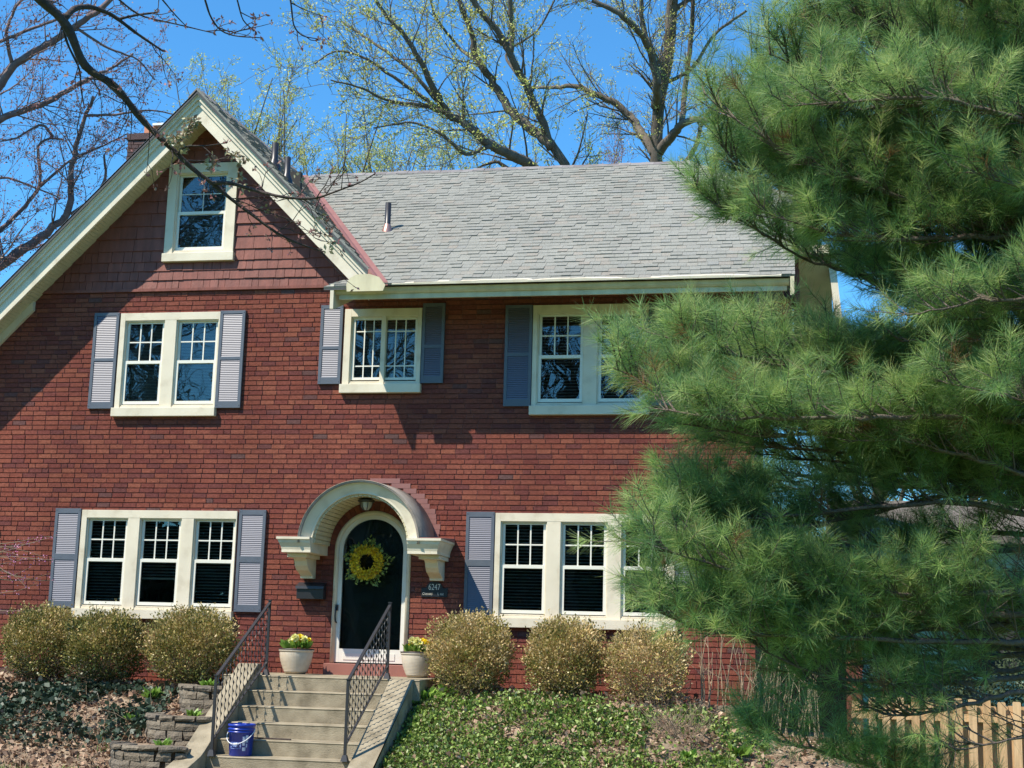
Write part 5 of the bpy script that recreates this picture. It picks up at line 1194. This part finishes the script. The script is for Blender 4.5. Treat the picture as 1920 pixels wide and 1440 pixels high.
def fore():
    tb = Tubes(); br = Tubes(); tips = []
    for i, (P3, r0, r1) in enumerate(lim):
        P, L = resample(P3, max(10, len(P3)*4)); R = np.linspace(r0, r1, len(P))
        if i == 1:
            k = np.linalg.norm(P-W(75,0,d0), axis=1).argmin(); R = np.r_[np.linspace(.10, .030, k+1), np.linspace(.030, .0045, len(P)-k-1)**1.0]
        tb.add(P, R*(1+.08*np.sin(np.arange(len(P))*1.7)), 8)
        if i == 0: continue
        T_ = nrm(np.gradient(P, axis=0)); st = 0 if i > 1 else k
        for j in range(int(L*(5.5 if i == 1 else 5))):
            q0 = RS.randint(st, len(P)); d = side_dir(T_[q0], .8, .0); l = .12+.22*RS.rand()
            q = wiggle(P[q0], d, l, 4, .18, (0, 0, .05)); br.add(q, np.linspace(.0042, .0018, 5), 4); tips.append(q[-1])
            for _ in range(RS.randint(0, 3)):
                jj = RS.randint(1, 4); s = wiggle(q[jj], side_dir(nrm(q[jj]-q[jj-1]), .8), l*.5, 3, .2); br.add(s, np.linspace(.0028, .0015, 4), 3); tips.append(s[-1])
        tips.append(P[-1])
    # long thin twigs across the right slope
    for (a, b_) in (((440,372),(640,470)),((452,388),(540,370)),((500,420),(610,440)),((560,373),(600,440)),((600,372),(620,430)),((470,355),(500,310)),((430,372),(560,420))):
        P = PW(d0, a, ((a[0]+b_[0])/2+RS.normal()*12, (a[1]+b_[1])/2+RS.normal()*14), b_); P, _ = resample(P, 9); P[1:-1] += RS.normal(size=(7,3))*.006; br.add(P, np.linspace(.004, .002, 9), 4); tips.append(P[-1]); 
        for k in (3, 6): q = wiggle(P[k], side_dir(nrm(P[k]-P[k-1]), .8), .15, 3, .2); br.add(q, np.linspace(.003, .0015, 4), 3); tips.append(q[-1])
    tb.build('trunk', M['barkdark'], T); br.build('twigs', M['barkdark'], T)
    tips = np.array(tips); C = np.repeat(tips, 7, 0); n = len(C); C = C+RS.normal(size=(n, 3))*.006
    V, Fc = leaf_quads(C, RS.normal(size=(n, 3)), .016+.02*RS.rand(n), .5); mesh_np('buds', V, Fc, M['redbud'], T, RS.rand(n))
    C = []
    for px, py, k in ((362,228,60),(350,245,60),(335,260,70),(322,262,40),(345,283,20),(400,300,30),(440,290,30),(455,300,20),(430,285,12),(395,312,16),(447,335,20),(460,352,10),(500,390,10),(600,410,14),(620,460,16),(570,335,12)):
        c = W(px, py, d0-.05); C.append(c+RS.normal(size=(k, 3))*.018)
    C = np.concatenate(C); n = len(C); V, Fc = leaf_quads(C, RS.normal(size=(n, 3))+np.array([0,0,-.4]), .025+.02*RS.rand(n), .5); mesh_np('opening_leaves', V, Fc, M['oliveb'], T, RS.rand(n))
fore()
# ================================================================= ACROSS THE STREET (out of view; hedge and trees sized for what the panes mirror)
T = thing('house_across_street', 'brown house across the street mirrored in the window panes', 'house', (-14, -55, 0))
b = MB(); b.box(-24, -8, -64, -54, 0, 5.2); b.build('walls', M['farwall'], T)
b = MB(); b.prism([(-25,5.2),(-7,5.2),(-16,9.5)], -65, -53, 'y'); b.build('roof', M['roofbase'], T)
for (x, y, lab, HT) in ((-30,-44,'tallest bare street tree, mirrored in the gable window',27.),(-19,-43,'bare street tree mirrored in the small upper window',19.),(-9.5,-44,'bare street tree mirrored in the upper window beside the pine',17.),(-36,-47,'bare street tree mirrored at the edge of the upper windows',21.)):
    T = thing('street_tree', lab, 'tree', (x, y, 0), 'bare trees across the street')
    base = np.array([x, y, 0.]); lm = [(np.array([base, base+[.2,0,HT*.4], base+[0,0,HT*.85]]), .34, .08)]
    for k in range(int(HT*1.3)):
        s = base+[0,0,HT*(.25+.58*RS.rand())]; a = RS.rand()*6.28; lm.append((np.array([s, s+[math.cos(a)*2.4, math.sin(a)*2.4, 2.0], s+[math.cos(a)*5, math.sin(a)*5, 3.5+3*RS.rand()]]), .11, .02))
    decid(T, lm, M['bark2'], None, .1, [(1.8,2.6,.8),(2.4,1.5,.8),(2.6,.8,.8)], 0, rmin=.02)
n = 60000; X = -45+80*RS.rand(n); Y = -50+3*RS.rand(n); Hh = 9.0+1.5*np.sin(X*.5+1)+.9*np.sin(X*1.7); Z = Hh*RS.rand(n)**.7  # added out of view, tall enough to keep bright sky off the lower glass
V, Fc = leaf_quads(np.stack([X, Y, Z], 1), RS.normal(size=(n, 3)), .5*np.ones(n), .8); o = mesh_np('hedge', V, Fc, M['evergreen'], None, RS.rand(n)); tag(o, 'unseen evergreen hedge added across the street to darken the lower panes', 'hedge')
# bare trees beyond the neighbour, seen through the pine
for (px, py, dd, lab) in ((1640,560,32,'brown twigged tree seen through the pine beside the side eave'),(1820,760,34,'bare tree seen through the sparse lower pine boughs')):
    top = W(px, py, dd); base = top.copy(); base[2] = 0
    T = thing('background_tree', lab, 'tree', tuple(base), 'small trees beyond the house')
    lm = [(np.array([base, base+(top-base)*.5, base+(top-base)*.8]), .2, .09)]
    for k in range(10):
        s = base+(top-base)*(.35+.45*RS.rand()); e = top+np.array([RS.uniform(-3,3), RS.uniform(-1.5,1.5), RS.uniform(-3,1.0)]); lm.append((np.array([s, (s+e)/2, e]), .06, .012))
    decid(T, lm, M['bark2'], M['bud'], .07, [(2.4,1.5,.7),(3.2,.8,.7),(4,.4,.7)], 3, blob=.12, rmin=.006, up=.2)

T = thing('dark_backdrop', 'added dark foliage filling the dark background behind the picket fence', 'hedge', (2.8, 1.2, 0))  # made-up foliage, stands in for an unidentified dark area behind the pickets
n = 30000; X = 1.05+4.2*RS.rand(n); Y = .4+1.2*RS.rand(n); Hh = 1.55+.2*np.sin(X*2.3)+.12*np.sin(X*7); Z = Hh*RS.rand(n)**.75
V, Fc = leaf_quads(np.stack([X, Y, Z], 1), RS.normal(size=(n, 3))+np.array([0,-.3,.5]), .06*np.ones(n), .4); mesh_np('foliage', V, Fc, M['evergreen'], T, RS.rand(n))
